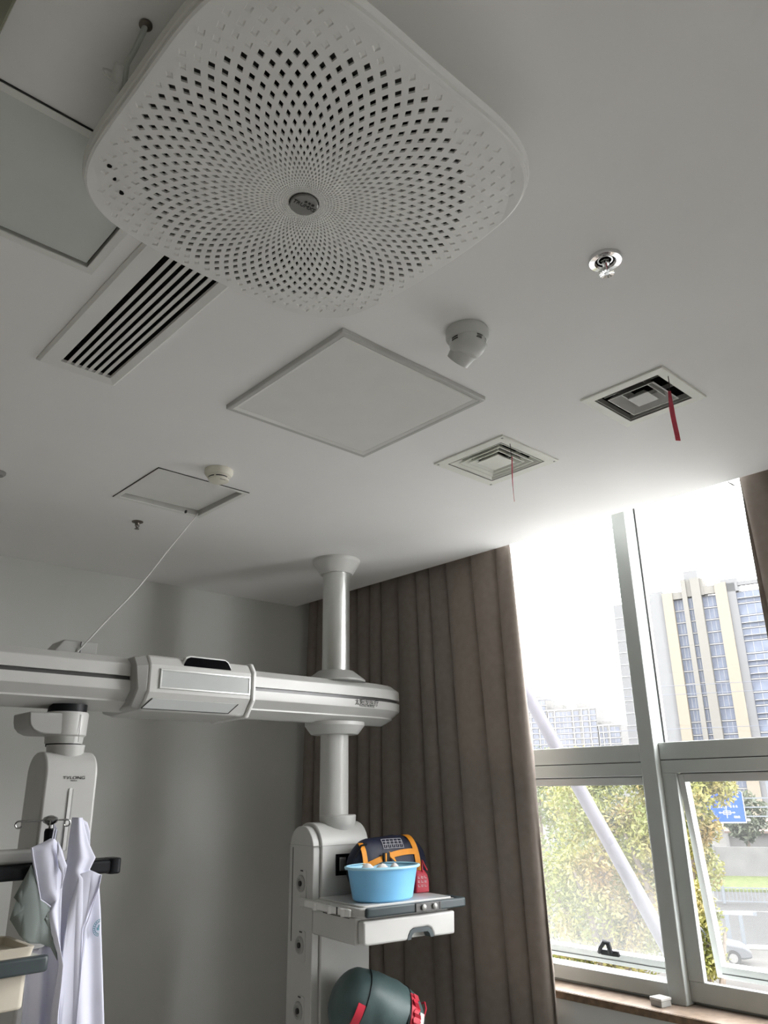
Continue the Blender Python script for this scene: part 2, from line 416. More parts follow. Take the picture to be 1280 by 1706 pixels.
def column(cx, cy):
    mesh('upper_column', MB().lathe([(.0735, 2.16), (.0735, 2.775)], 40, (cx, cy, 0)), 'alu', bridge)
    mesh('ceiling_collar', MB().lathe([(.132, 2.799), (.132, 2.785), (.128, 2.778), (.092, 2.722), (.088, 2.718), (.074, 2.718)], 40, (cx, cy, 0)), 'unit_white', bridge)
    mesh('base_collar', MB().lathe([(.158, 2.128), (.158, 2.137), (.154, 2.142), (.100, 2.182), (.094, 2.186), (.074, 2.186)], 40, (cx, cy, 0)), 'unit_grey', bridge)
column(2.605, 3.2); column(-.75, 3.2)
# light box wrapped around the beam
lb = [(3.0, 2.098), (3.0, 1.985), (3.052, 1.912), (3.34, 1.905), (3.375, 1.985), (3.375, 2.098), (3.34, 2.14), (3.03, 2.14)]
mesh('light_box', MB().prism(lb, 'x', 1.448, 1.953), 'unit_white', bridge, bevel=.012, segs=3)
def off(poly, d):
    c = (sum(p[0] for p in poly)/len(poly), sum(p[1] for p in poly)/len(poly))
    return [(p[0]+d*(1 if p[0] > c[0] else -1), p[1]+d*(1 if p[1] > c[1] else -1)) for p in poly]
mesh('box_wing', MB().loft([[(1.395 if (y < 3.2 and z > 2.05) else 1.41, y, z) for y, z in off(lb, -.012)], [(1.452, y, z) for y, z in off(lb, -.004)]]), 'unit_grey', bridge, bevel=.006)
mesh('box_wing', MB().prism(off(lb, .006), 'x', 1.9535, 1.972), 'white_plastic', bridge, bevel=.005)
fr = MB()
for a in ((1.500, 1.942, 2.001, 2.008), (1.500, 1.942, 2.075, 2.082), (1.500, 1.508, 2.008, 2.075), (1.934, 1.942, 2.008, 2.075)):
    fr.box(a[0], a[1], 2.994, 2.9995, a[2], a[3])
mesh('lamp_frame', fr, 'alu', bridge, bevel=.001)
mesh('lamp_pane', MB().box(1.508, 1.934, 2.997, 2.9995, 2.008, 2.075), 'lens_pane', bridge)
def slant(x, t, d):
    """point on the sloped underside of the box front, t from upper edge to lower edge"""
    y = 3.0+.052*t; z = 1.985-.073*t
    return (x-(0), y-.814*d, z-.58*d)
lg = MB(); q = [slant(1.482, .32, .002), slant(1.895, .32, .002), slant(1.862, .86, .002), slant(1.450, .86, .002)]
lg.loft([q, [slant(1.482, .32, -.003), slant(1.895, .32, -.003), slant(1.862, .86, -.003), slant(1.450, .86, -.003)]])
mesh('underside_lamp_pane', lg, 'lens_pane', bridge)
lf = MB()
qq = [slant(1.482, .32, .003), slant(1.895, .32, .003), slant(1.862, .86, .003), slant(1.450, .86, .003)]
for a, b in ((1, 2), (2, 3), (3, 0)): lf.tube([qq[a], qq[b]], .0018, 6)
mesh('underside_lamp_edge', lf, 'ink', bridge)
sc_ = [(1.603, 2.092), (1.846, 2.092), (1.840, 2.112), (1.826, 2.134), (1.812, 2.143), (1.640, 2.143), (1.624, 2.136), (1.614, 2.118)]
scb = [(1.597, 2.086), (1.853, 2.086), (1.846, 2.115), (1.832, 2.140), (1.814, 2.150), (1.638, 2.150), (1.618, 2.142), (1.606, 2.118)]
mesh('display_housing', MB().prism(scb, 'y', 3.008, 3.06), 'white_plastic', bridge, bevel=.004)
mesh('display_glass', MB().prism(sc_, 'y', 3.004, 3.0085), 'black_gloss', bridge)
text('lettering', '太阳龙医疗', .036, axes((2.70, 3.0578, 2.0175), (1, 0, 0), (0, 0, 1)), 'ink', bridge, sx=.92)
text('small_lettering', 'TYLONG MEDICAL', .0125, axes((2.70, 3.0578, 2.0005), (1, 0, 0), (0, 0, 1)), 'ink', bridge)
mesh('junction_box', MB().prism([(1.115, 2.13), (1.163, 2.195), (1.305, 2.195), (1.305, 2.13)], 'y', 3.2, 3.33), 'unit_grey', bridge, bevel=.005)
mesh('junction_seam', MB().box(1.232, 1.2345, 3.1985, 3.2, 2.136, 2.193), 'ink', bridge)

# ------------------------------------------------------------------ right pendant tower (turned 8 degrees) with shelf
tw = thing('pendant_tower', 'white pendant tower under the bridge column, with gas sockets and a drawer shelf', 'pendant', (2.6, 3.2, 0), R(-8))
mesh('lower_column', MB().lathe([(.0725, 1.45), (.0725, 1.90)], 40), 'unit_white', tw)
mesh('upper_collar', MB().lathe([(.075, 1.862), (.12, 1.862), (.126, 1.868), (.155, 1.905), (.155, 1.922)], 40), 'unit_white', tw)
mesh('neck_collar', MB().lathe([(.012, 1.335), (.040, 1.372), (.080, 1.425), (.088, 1.445), (.090, 1.474), (.087, 1.478), (.0728, 1.478)], 40, (-.004, -.045, 0)), 'unit_white', tw)
def arch(y0, y1, zt, zb, r, n=8):
    """tower section across y: round shoulders at the top"""
    p = [(y0, zb)]
    for k in range(n+1):
        t = math.pi - math.pi/2*k/n; p.append((y0+r+r*math.cos(t), zt-r+r*math.sin(t)))
    for k in range(n+1):
        t = math.pi/2 - math.pi/2*k/n; p.append((y1-r+r*math.cos(t), zt-r+r*math.sin(t)))
    p.append((y1, zb)); return p
mesh('end_plate', MB().prism(arch(-.130, .10, 1.432, .42, .105), 'x', -.190, -.152), 'unit_white', tw, bevel=.004)
mesh('body', MB().prism(arch(-.142, .112, 1.446, .40, .112), 'x', -.151, .115), 'unit_white', tw, bevel=.006)
mesh('seam', MB().box(-.191, .116, -.1432, .113, 1.346, 1.3478), 'unit_grey', tw)
mesh('side_channel', MB().box(-.1915, -.1899, .062, .067, .93, 1.335), 'ink', tw)
mesh('fascia', MB().box(-.075, .05, -.1465, -.142, 1.215, 1.308), 'black_gloss', tw, bevel=.002)
mesh('fascia_plate', MB().box(-.055, -.02, -.1485, -.1466, 1.235, 1.292), 'alu', tw, bevel=.001)
for z in (1.182, .925, .665):
    mr_ = Matrix.Translation((-.190, -.028, z)) @ Matrix.Rotation(R(-90), 4, 'Y')
    pl = MB().prism(rrect(-.046, .012, -.068, .062, .012), 'x', -.1935, -.1899, Matrix.Translation((0, -.028, z)))
    mesh('socket_plate', pl, 'unit_white', tw, bevel=.001)
    so = MB().lathe([(.037, 0), (.037, .008), (.032, .013), (.023, .013), (.019, .007), (.0, .007)], 24, m=Matrix.Translation((0,0,0)) @ mr_)
    k_ = mesh('gas_socket', so, 'unit_grey', tw)
    mesh('socket_core', MB().lathe([(.012, .006), (.012, .0135), (.005, .015)], 16, m=mr_), 'ink', k_)
    mesh('socket_mark', MB().box(-.1945, -.1934, -.045, -.020, z+.052, z+.058), 'ink', tw)
# drawer shelf
mesh('shelf', MB().prism(rrect(-.200, .330, -.545, -.1455, .03), 'z', 1.090, 1.126), 'unit_white', tw, bevel=.006)
mesh('shelf_side_arm', MB().box(-.204, -.1955, -.30, -.030, 1.088, 1.124), 'unit_white', tw, bevel=.003)
mesh('shelf_back_wing', MB().box(.124, .330, -.144, .02, 1.092, 1.126), 'unit_white', tw, bevel=.004)
mesh('wing_pad', MB().box(.135, .315, -.1495, .01, 1.1262, 1.133), 'unit_white', tw, bevel=.002)
mesh('deck_pad', MB().prism(rrect(-.175, .315, -.525, -.150, .02), 'z', 1.1255, 1.133), 'unit_white', tw, bevel=.002)
mesh('bumper', MB().prism([(-.178, -.546), (-.172, -.560), (-.15, -.564), (.34, -.564), (.362, -.560), (.370, -.548), (.370, -.44), (.3305, -.44), (.3305, -.5455)], 'z', 1.090, 1.129), 'bumper_slate', tw, bevel=.011, segs=3)
mesh('control_block', MB().box(.075, .215, -.5685, -.5625, 1.0915, 1.1275), 'slot_grey', tw, bevel=.002)
for x in (.115, .175):
    mesh('knob', MB().lathe([(.011, 0), (.012, .008), (.007, .010)], 14, m=Matrix.Translation((x, -.5685, 1.1095)) @ Matrix.Rotation(R(90), 4, 'X')), 'logo_grey', tw)
mesh('control_slot', MB().box(.202, .210, -.5695, -.5680, 1.095, 1.124), 'ink', tw)
mesh('drawer_case', MB().box(-.197, .300, -.505, -.1455, .985, 1.089), 'unit_white', tw, bevel=.006)
prof = [(-.186, .994), (-.166, .987), (.040, .987), (.046, 1.007), (.056, 1.022), (.072, 1.030), (.150, 1.030), (.166, 1.022), (.176, 1.007), (.181, .987), (.300, .987), (.304, 1.079), (-.186, 1.079)]
mesh('drawer', MB().prism(prof, 'y', -.553, -.5055), 'unit_white', tw, bevel=.009, segs=3)
mesh('drawer_grip', MB().prism([(.038, .988), (.046, 1.007), (.056, 1.022), (.072, 1.0305), (.150, 1.0305), (.166, 1.022), (.176, 1.007), (.183, .988), (.164, .988), (.158, 1.004), (.148, 1.012), (.074, 1.012), (.064, 1.004), (.058, .988)], 'y', -.552, -.51), 'bumper_slate', tw)
mesh('side_rail', MB().box(-.216, -.2045, -.49, -.10, 1.092, 1.120), 'white_plastic', tw, bevel=.004)
for y in (-.20, -.33, -.44):
    mesh('rail_hook', MB().lathe([(.015, 0), (.015, .029)], 16, (-.212, y, 1.089)), 'white_plastic', tw)
mesh('rail_gap', MB().box(-.2172, -.2158, -.395, -.385, 1.091, 1.121), 'ink', tw)
mesh('case_groove', MB().box(-.1978, -.1968, -.46, -.24, 1.081, 1.084), 'ink', tw)
mesh('lower_shelf', MB().prism(rrect(-.200, .330, -.545, -.1455, .03), 'z', .515, .55), 'unit_white', tw, bevel=.006)

# ------------------------------------------------------------------ left pendant tower
tl = thing('pendant_tower', 'white pendant tower hanging left of the light box, behind the hanging coats', 'pendant', (1.2, 3.12, 0))
mesh('hanger_collar', MB().lathe([(.070, 1.780), (.072, 1.806), (.080, 1.812), (.083, 1.892), (.079, 1.900), (.02, 1.905)], 36, (0, .05, 0)), 'unit_white', tl)
mesh('collar_seam', MB().box(.0245, .0262, -.0325, -.030, 1.785, 1.889), 'unit_grey', tl)
ear = [(-.168, 1.892), (-.166, 1.862)] + [(-.166+.06-.06*math.cos(R(a)), 1.862-.05*math.sin(R(a))) for a in (25, 50, 75, 90)] + [(-.03, 1.812), (-.03, 1.892)]
mesh('hanger_clamp', MB().prism(ear, 'y', -.02, .16), 'unit_grey', tl, bevel=.006)
mesh('hanger_gap', MB().lathe([(.074, 1.888), (.074, 1.93)], 24, (0, .05, 0)), 'black_rubber', tl)
mesh('swivel_gap', MB().lathe([(.066, 1.770), (.066, 1.782)], 32, (0, .05, 0)), 'black_rubber', tl)
mesh('neck', MB().lathe([(.03, 1.66), (.052, 1.70), (.068, 1.74), (.071, 1.774)], 36, (0, .022, 0)), 'unit_white', tl)
mesh('body', MB().prism(arch(-.075, .12, 1.748, .45, .085), 'x', -.100, .100), 'unit_white', tl, bevel=.010, segs=3)
mesh('light_strip', MB().prism(rrect(-.006, .006, 1.40, 1.616, .005), 'y', -.0795, -.075), 'white_plastic', tl, bevel=.001)
mesh('strip_groove', MB().box(.0065, .0125, -.0765, -.0745, 1.40, 1.612), 'unit_grey', tl)
text('lettering', 'TYLONG', .0155, axes((.009, -.0768, 1.652), (1, 0, 0), (0, 0, 1)), 'ink', tl, sx=1.35)
text('small_lettering', 'MEDICAL', .005, axes((.009, -.0768, 1.642), (1, 0, 0), (0, 0, 1)), 'ink', tl, sx=1.2)
# hand rail shelf with a black bumper
mesh('rail_shelf', MB().prism(rrect(-.75, -.085, -.165, -.0765, .025), 'z', 1.372, 1.416), 'unit_grey', tl, bevel=.010, segs=3)
mesh('rail_bumper', MB().prism(rrect(-.77, .172, -.190, -.070, .022), 'z', 1.322, 1.368), 'black_rubber', tl, bevel=.010, segs=3)
mesh('bumper_curl', MB().prism(rrect(.130, .176, -.196, -.120, .016), 'z', 1.3185, 1.372), 'black_rubber', tl, bevel=.006)
# tray shelf low on the left
mesh('tray_shelf', MB().prism(rrect(-.72, -.150, -.415, -.0755, .03), 'z', 1.090, 1.122), 'unit_white', tl, bevel=.005)
mesh('tray_bumper', MB().prism([(-.72, -.432), (-.165, -.432), (-.147, -.428), (-.140, -.416), (-.146, -.402), (-.166, -.3975), (-.72, -.3975)], 'z', 1.082, 1.127), 'bumper_slate', tl, bevel=.010, segs=3)
mesh('tray_drawer', MB().prism(rrect(-.72, -.193, -.40, -.0755, .02), 'z', .985, 1.0815), 'cream_plastic', tl, bevel=.008, segs=3)
# hook pole
pole = [(-.085, -.150, 1.40), (-.085, -.150, 1.51)]
mesh('hook_pole', MB().lathe([(.009, 1.36), (.009, 1.50)], 14, (-.085, -.150, 0)), 'chrome', tl)
mesh('pole_grip', MB().lathe([(.010, 1.415), (.019, 1.420), (.022, 1.470), (.019, 1.480), (.010, 1.482)], 18, (-.082, -.150, 0)), 'black_rubber', tl)
mesh('hook_hub', MB().lathe([(.006, 1.490), (.022, 1.500), (.028, 1.509), (.022, 1.518), (.008, 1.524), (.001, 1.525)], 24, (-.088, -.150, 0)), 'hook_steel', tl)
def hook(dx, dy, L_):
    p = []
    for t in (0, .5, 1): p.append((-.088+dx*L_*t, -.150+dy*L_*t, 1.508))
    for k in range(1, 9):
        p.append((-.088+dx*(L_+.012*math.sin(R(k*30))), -.150+dy*(L_+.012*math.sin(R(k*30))), 1.497+.011*math.cos(R(k*30))))
    return MB().tube(p, .0030, 8)
for dx, dy, L_ in ((-1, 0, .107), (1, 0, .060), (-.35, -.93, .032), (.35, .93, .032)):
    mesh('hook', hook(dx, dy, L_), 'hook_steel', tl)

# ------------------------------------------------------------------ hanging coats
def sheet(rowsL, rowsR, y0, fold, nu=14, nz=40):
    """cloth between a left and right edge given as (x, z) polylines; fold(u, z) shifts it in y"""
    def at(rows, t):
        t *= len(rows)-1; i = min(int(t), len(rows)-2); f = t-i
        return (rows[i][0]*(1-f)+rows[i+1][0]*f, rows[i][1]*(1-f)+rows[i+1][1]*f)
    n = max(nz, 1); g = []
    for k in range(n+1):
        a = at(rowsL, k/n); b = at(rowsR, k/n)
        g.append([(a[0]*(1-u/nu)+b[0]*u/nu, y0+fold(u/nu, k/n), a[1]*(1-u/nu)+b[1]*u/nu) for u in range(nu+1)])
    return MB().loft(g, False, False, closed=False)
def flap_mesh(poly, y0, bulge):
    bm = bmesh.new(); vs = [bm.verts.new((x, 0, z)) for x, z in poly]; f = bm.faces.new(vs)
    bmesh.ops.triangulate(bm, faces=[f])
    bmesh.ops.subdivide_edges(bm, edges=bm.edges[:], cuts=2, use_grid_fill=True)
    bmesh.ops.triangulate(bm, faces=bm.faces[:])
    for v in bm.verts: v.co.y = y0+bulge(v.co.x, v.co.z)
    mb = MB(); bm.verts.ensure_lookup_table()
    mb.v = [tuple(v.co) for v in bm.verts]; mb.f = [tuple(v.index for v in f.verts) for f in bm.faces]; bm.free()
    return mb
AL = [(1.096, 1.45), (1.062, 1.434), (1.033, 1.425), (1.042, 1.39), (1.06, 1.333), (1.081, 1.263), (1.101, 1.25), (1.119, 1.237), (1.101, 1.204), (1.121, 1.175), (1.144, 1.141), (1.168, 1.093), (1.179, 1.056), (1.177, .995), (1.17, .926), (1.174, .824), (1.18, .62)]
AR = [(1.109, 1.449), (1.123, 1.433), (1.138, 1.403), (1.156, 1.362), (1.153, 1.352), (1.153, 1.335), (1.154, 1.307), (1.156, 1.278), (1.158, 1.25), (1.163, 1.194), (1.168, 1.139), (1.178, 1.083), (1.186, 1.056), (1.192, .993), (1.199, .922), (1.209, .818), (1.22, .62)]
BL = [(1.172, 1.516), (1.17, 1.48), (1.169, 1.44), (1.17, 1.382), (1.164, 1.344), (1.161, 1.306), (1.162, 1.25), (1.165, 1.175), (1.171, 1.102), (1.178, 1.03), (1.184, .959), (1.196, .82), (1.20, .62)]
BR = [(1.207, 1.514), (1.22, 1.478), (1.24, 1.427), (1.27, 1.378), (1.252, 1.339), (1.287, 1.323), (1.295, 1.276), (1.309, 1.197), (1.32, 1.12), (1.337, 1.007), (1.348, .932), (1.369, .787), (1.38, .62)]
FL = [(1.04, 1.372), (1.020, 1.328), (.996, 1.276), (1.032, 1.240), (.993, 1.212), (1.029, 1.162), (1.056, 1.136), (1.103, 1.128), (1.144, 1.110), (1.176, 1.066), (1.167, 1.103), (1.135, 1.157), (1.102, 1.201), (1.118, 1.239), (1.081, 1.261), (1.062, 1.314)]
LB = [(1.252, 1.339), (1.287, 1.323), (1.283, 1.286), (1.271, 1.239), (1.256, 1.184), (1.247, 1.157), (1.248, 1.092), (1.251, .983), (1.255, .808), (1.262, .62), (1.21, .62), (1.20, .82), (1.185, .98), (1.18, 1.1), (1.185, 1.22), (1.21, 1.33)]
CB = [(1.21, 1.51), (1.231, 1.497), (1.242, 1.467), (1.249, 1.426), (1.247, 1.401), (1.223, 1.458)]
ca = thing('doctor_coat', 'white doctor coat hung by its loop with the shaded lapel turned left', 'coat', (1.11, 2.93, 1.45), group='coats on the hooks')
T = Matrix.Translation((-1.11, -2.93, -1.45))
def mv(mb, m): mb.v = [tuple(m @ Vector(p)) for p in mb.v]; return mb
fa = lambda u, t: -.012*math.sin(u*math.pi) + .010*t*math.sin(u*9+1)
mesh('front_panel', mv(sheet(AL, AR, 2.905, fa, 14, 64), T), 'coat_cloth', ca, solid=.003, smooth=60)
skA = [(1.075, 1.10), (1.09, 1.0), (1.095, .9), (1.10, .62)]; skB = [(1.19, 1.12), (1.2, 1.0), (1.205, .9), (1.22, .62)]
mesh('back_panel', mv(sheet(skA, skB, 2.955, lambda u, t: .012*math.sin(u*11), 16, 20), T), 'coat_cloth', ca, solid=.003, smooth=60)
mesh('turned_lapel', mv(flap_mesh(FL, 2.915, lambda x, z: -.010*math.sin((x-1.0)*26)-.02*math.sin((z-1.06)*9)), T), 'coat_shade_cloth', ca, label='inside of the white lapel, its shade put into the colour', solid=.003, smooth=60)
mesh('collar_roll', mv(MB().tube([(1.033, 2.895, 1.425), (1.042, 2.892, 1.39), (1.06, 2.890, 1.333), (1.081, 2.890, 1.263), (1.101, 2.892, 1.25), (1.119, 2.892, 1.237)], .0028, 8), T), 'coat_cloth', ca)
mesh('hanging_loop', mv(MB().tube([(1.100, 2.90, 1.445), (1.104, 2.905, 1.480), (1.110, 2.925, 1.495), (1.114, 2.91, 1.478), (1.108, 2.90, 1.445)], .0025, 8), T), 'coat_cloth', ca)
mesh('side_collar', mv(flap_mesh([(1.112, 1.445), (1.135, 1.41), (1.150, 1.375), (1.156, 1.362), (1.150, 1.330), (1.146, 1.29), (1.140, 1.34), (1.128, 1.36), (1.118, 1.40)], 2.885, lambda x, z: .004*math.sin(z*60)), T), 'coat_cloth', ca, solid=.003, smooth=60)
cb_ = thing('doctor_coat', 'white doctor coat with a round teal chest badge hanging on the right hook', 'coat', (1.19, 2.93, 1.51), group='coats on the hooks')
T2 = Matrix.Translation((-1.19, -2.93, -1.51))
fb = lambda u, t: -.018*math.sin(u*math.pi) + (.002+.012*t)*math.sin(u*10+.6)
mesh('front_panel', mv(sheet(BL, BR, 2.925, fb, 22, 64), T2), 'coat_cloth', cb_, solid=.003, smooth=60)
mesh('lapel', mv(flap_mesh(LB, 2.897, lambda x, z: .006*math.sin((x-1.18)*30)), T2), 'coat_cloth', cb_, solid=.003, smooth=60)
mesh('lapel_edge', mv(MB().tube([(x, 2.894, z) for x, z in LB[1:10]], .002, 8), T2), 'coat_cloth', cb_)
mesh('collar', mv(flap_mesh(CB, 2.935, lambda x, z: -.006*math.sin((z-1.4)*28)), T2), 'coat_cloth', cb_, solid=.006, smooth=60)
bd = MB(); bc = (1.306, 2.9085, 1.152)
bm_ = axes(bc, (1, .25, 0), (0, 0, 1))
for r_ in (.0265, .0185): bd.tube([tuple(bm_ @ Vector((r_*math.cos(R(a)), r_*math.sin(R(a)), 0))) for a in range(88, 273, 15)], .0011 if r_ < .02 else .0008, 6)
for a in range(95, 270, 17): bd.tube([tuple(bm_ @ Vector((r_*math.cos(R(a)), r_*math.sin(R(a)), 0))) for r_ in (.0205, .0245)], .0012, 5)
mesh('badge', mv(bd, T2), 'badge_teal', cb_, label='round teal badge print')
mesh('badge_emblem', mv(MB().prism([tuple(p) for p in [(-.009, -.008), (-.001, -.009), (-.001, .010), (-.006, .006), (-.005, -.001), (-.011, .002)]], 'z', -.001, .001, bm_), T2), 'badge_teal', cb_)

# tray on the low left shelf
cr = thing('plastic_tray', 'shallow cream plastic tray on the shelf at the lower left edge', 'tray', (.90, 2.90, 1.1225))
mesh('tray_floor', MB().prism(rrect(-.25, .125, -.155, .105, .02), 'z', 0, .004), 'cream_plastic', cr)
o_ = rrect(-.25, .125, -.155, .105, .02); i_ = rrect(-.24, .115, -.145, .095, .015)
o2 = rrect(-.256, .131, -.161, .111, .022)
mesh('tray_rim', MB().loft([[(*p, .002) for p in o_], [(*p, .026) for p in o2], [(*p, .028) for p in o_], [(*p, .026) for p in i_], [(*p, .004) for p in i_]], False, False), 'cream_plastic', cr)

# ------------------------------------------------------------------ things on the right shelf (tower frame)
TF = Matrix.Translation((2.6, 3.2, 0)) @ Matrix.Rotation(R(-8), 4, 'Z')
def tloc(x, y, z): return tuple(TF @ Vector((x, y, z)))
ba = thing('washbasin', 'round light blue plastic basin on the right drawer shelf', 'basin', tloc(.010, -.412, 1.134), R(-8))
ba.scale = (1, .72, 1)
RM, HB, RB = .186, .137, .146
mesh('bowl', MB().lathe([(.01, .004), (RB-.012, .0), (RB, .008), (RM-.016, HB-.012), (RM-.012, HB-.006)], 56, cap1=False), 'basin_blue', ba)
mesh('inner_bowl', MB().lathe([(.005, .010), (RB-.012, .008), (RM-.019, HB-.010), (RM-.012, HB-.004)], 56, cap1=False, cap0=True), 'basin_blue_in', ba)
mesh('rim', MB().lathe([(RM-.014, HB-.008), (RM-.004, HB-.008), (RM, HB-.003), (RM-.002, HB+.002), (RM-.010, HB+.004), (RM-.017, HB)], 56, cap0=False, cap1=False), 'basin_blue_in', ba)
def towel(x, y, z, sx, sy, sz, seed, label):
    o = thing('folded_cloth', label, 'cloth', tloc(x, y, z), R(seed*37), group='cloths in the basin')
    mb = MB(); n, m_ = 18, 10; rings = []
    for i in range(m_+1):
        ph = math.pi*i/m_; ring = []
        for j in range(n):
            th = 2*math.pi*j/n; d = 1+.22*noise.noise(Vector((math.cos(th)*2+seed, math.sin(th)*2, ph*2)))
            ring.append((sx*d*math.cos(th)*max(.02, math.sin(ph)), sy*d*math.sin(th)*max(.02, math.sin(ph)), sz*(1-math.cos(ph))*.5))
        rings.append(ring)
    mb.loft(rings); mesh('cloth_bundle', mb, 'towel', o, smooth=60)
towel(-.075, -.418, 1.147, .036, .040, .139, 1, 'white crumpled cloth at the left rim of the blue basin')
towel(.005, -.418, 1.147, .034, .040, .134, 2, 'pinkish white cloth in the middle of the blue basin')
towel(.072, -.418, 1.147, .028, .034, .133, 3, 'small white cloth tip right of the other cloths in the basin')

def sack_r(x, L_, r, p=3.2): return r*max(.02, max(0., 1-abs(2*x/L_)**p)**.5)
def capsule(L_, r, n=40, seed=0, m_=34, p=3.2, flat=.86):
    """stuffed sack lying along x: length L_, radius r, soft round ends, puckered cloth"""
    rings = []
    for i in range(m_+1):
        t = -1+2*i/m_; x = L_/2*math.copysign(abs(t)**.72, t); k = sack_r(x, L_, r, p); ring = []
        for j in range(n):
            a = 2*math.pi*j/n
            d = 1+.05*noise.noise(Vector((x*14+seed, math.cos(a)*1.6, math.sin(a)*1.6)))+.022*noise.noise(Vector((x*45+seed, math.cos(a)*4, math.sin(a)*4)))
            ring.append((x, k*d*math.cos(a), max(-r*flat, k*d*math.sin(a))))
        rings.append(ring)
    return MB().loft(rings)
# navy sack behind the basin
NL, NR = .45, .133
nb = thing('stuff_sack', 'navy blue stuffed sack with orange straps behind the blue basin', 'bag', tloc(.165, -.224, 1.134+.1145), R(-8))
nbm = capsule(NL, NR, seed=3); nbm.v = [(x, y*.56, z) for x, y, z in nbm.v]
mesh('sack', nbm, 'bag_navy', nb, smooth=60)
def on(x, a, lift=.006): r_ = sack_r(x, NL, NR)+lift; return (x, r_*math.cos(R(a))*.58, r_*math.sin(R(a)))
mesh('strap', MB().ribbon([on(.105+.035*k/22, 70+140*k/22) for k in range(23)], (1, 0, 0), .030, .003), 'strap_orange', nb)
mesh('strap', MB().ribbon([on(-.165, 105+100*k/18) for k in range(19)], (1, 0, 0), .026, .003), 'strap_orange', nb)
cross = [on(-.180+.305*k/20, 176-24*k/20-6*math.sin(k/20*math.pi), .007) for k in range(21)]
mesh('cross_strap', MB().ribbon(cross, (0, .35, 1), .026, .003), 'strap_orange', nb)
p9 = Vector(cross[8])
mesh('buckle', MB().box(p9.x-.022, p9.x+.016, p9.y-.010, p9.y-.001, p9.z-.019, p9.z+.019), 'black_rubber', nb, bevel=.003)
mesh('buckle_bar', MB().box(p9.x-.012, p9.x-.004, p9.y-.0125, p9.y-.0102, p9.z-.018, p9.z+.018), 'strap_orange', nb)
mesh('strap_tail', MB().ribbon([(p9.x+.017, p9.y-.006, p9.z+.012), (p9.x+.034, p9.y-.012, p9.z-.004), (p9.x+.050, p9.y-.010, p9.z-.022)], (0, .3, 1), [.026, .022, .008], .003), 'strap_orange', nb)
mesh('handle_loop', MB().tube([on(-.20, 140, .0), on(-.175, 125, .022), on(-.145, 125, .012)], .005, 8), 'black_rubber', nb)
pr = MB()
for aa in (143, 134, 126, 118): pr.ribbon([on(-.060+.115*k/8, aa, .0045) for k in range(9)], (0, .6, .8), .0022, .0012)
for k in range(6): pr.ribbon([on(-.060+.023*k, a, .0045) for a in (144, 138, 132, 126, 118)], (1, 0, 0), .0022, .0012)
for k in range(5): pr.ribbon([on(-.050+.023*k, 140, .0045), on(-.037+.023*k, 122, .0045)], (1, 0, 0), .0020, .0012)
mesh('printed_mark', pr, 'print_grey', nb, label='faint grey printed lettering')
# red drink pouch
po = thing('red_pouch', 'small red printed pouch standing between the blue basin and the navy sack', 'pouch', tloc(.285, -.325, 1.134), R(-14))
pp = []
for z, w_, d_ in ((0, .036, .020), (.004, .038, .024), (.05, .038, .024), (.075, .034, .018), (.086, .028, .010), (.094, .026, .003)):
    pp.append([(x, y, z) for x, y in rrect(-w_, w_, -d_, d_, min(.010, d_*.8))])
mesh('pouch_body', MB().loft(pp), 'pouch_red', po)
mesh('carry_loop', MB().ribbon([(.010, -.006, .088), (.006, -.008, .115), (.012, -.004, .138), (.022, -.004, .118), (.036, -.006, .094)], (0, 1, .2), .012, .004), 'strap_red', po)
mk = MB()
for i in range(3):
    for j in range(3):
        x = -.026+.018*j; z = .026+.018*i
        mk.box(x, x+.010, -.0256, -.0244, z, z+.0016); mk.box(x, x+.0014, -.0256, -.0244, z, z+.010)
        if (i+j) % 2: mk.box(x+.004, x+.010, -.0256, -.0244, z+.006, z+.0074)
mesh('pouch_print', mk, 'label_white', po)

# green sack on the lower shelf
gs = thing('stuff_sack', 'dark green stuffed sack with red straps on the lower shelf of the right tower', 'bag', tloc(.02, -.335, .551+.128), R(-24))
GM = Matrix.Rotation(R(27), 4, 'Y'); GL, GR = .43, .150
g_ = capsule(GL, GR, seed=11, p=3.6); g_.v = [tuple(GM @ Vector(p)) for p in g_.v]
g_.v = [(x, y, max(z, -.128)) for x, y, z in g_.v]
mesh('sack', g_, 'bag_green', gs, smooth=60)
def ong(x, a, lift=.006): r_ = sack_r(x, GL, GR, 3.6)+lift; return GM @ Vector((x, r_*math.cos(R(a)), r_*math.sin(R(a))))
def gtube(x, a0, a1, r): return MB().tube([tuple(ong(x, a0+(a1-a0)*k/24, .001)) for k in range(25)], r, 8)
def gstrap(x0, x1, a0, a1, w, lift=.006, wob=0.): return MB().ribbon([tuple(ong(x0+(x1-x0)*k/12+wob*math.sin(k*1.9), a0+(a1-a0)*k/12, lift+wob*.5*math.cos(k*2.3))) for k in range(13)], GM @ Vector((1, 0, 0)), w, .005)
mesh('seam_cord', gtube(.085, 40, 220, .0028), 'black_rubber', gs)
mesh('seam_cord', gtube(-.110, 100, 225, .0024), 'black_rubber', gs)
mesh('side_strap', gstrap(.095, .12, 118, 205, .026), 'strap_red', gs)
mesh('strap_bunch', gstrap(.100, .135, 122, 178, .022, .014, .010), 'strap_red', gs)
mesh('strap_bunch', gstrap(.115, .145, 150, 200, .030, .016, .006), 'strap_red', gs)
mesh('side_strap', gstrap(-.130, -.125, 172, 225, .034), 'strap_red', gs)
mesh('care_label', gstrap(.150, .155, 140, 172, .020, .008), 'label_white', gs)
mesh('end_loop', MB().tube([tuple(ong(.17, 95, 0)), tuple(ong(.175, 105, .022)), tuple(ong(.178, 120, .02)), tuple(ong(.178, 132, 0))], .004, 8), 'strap_red', gs)

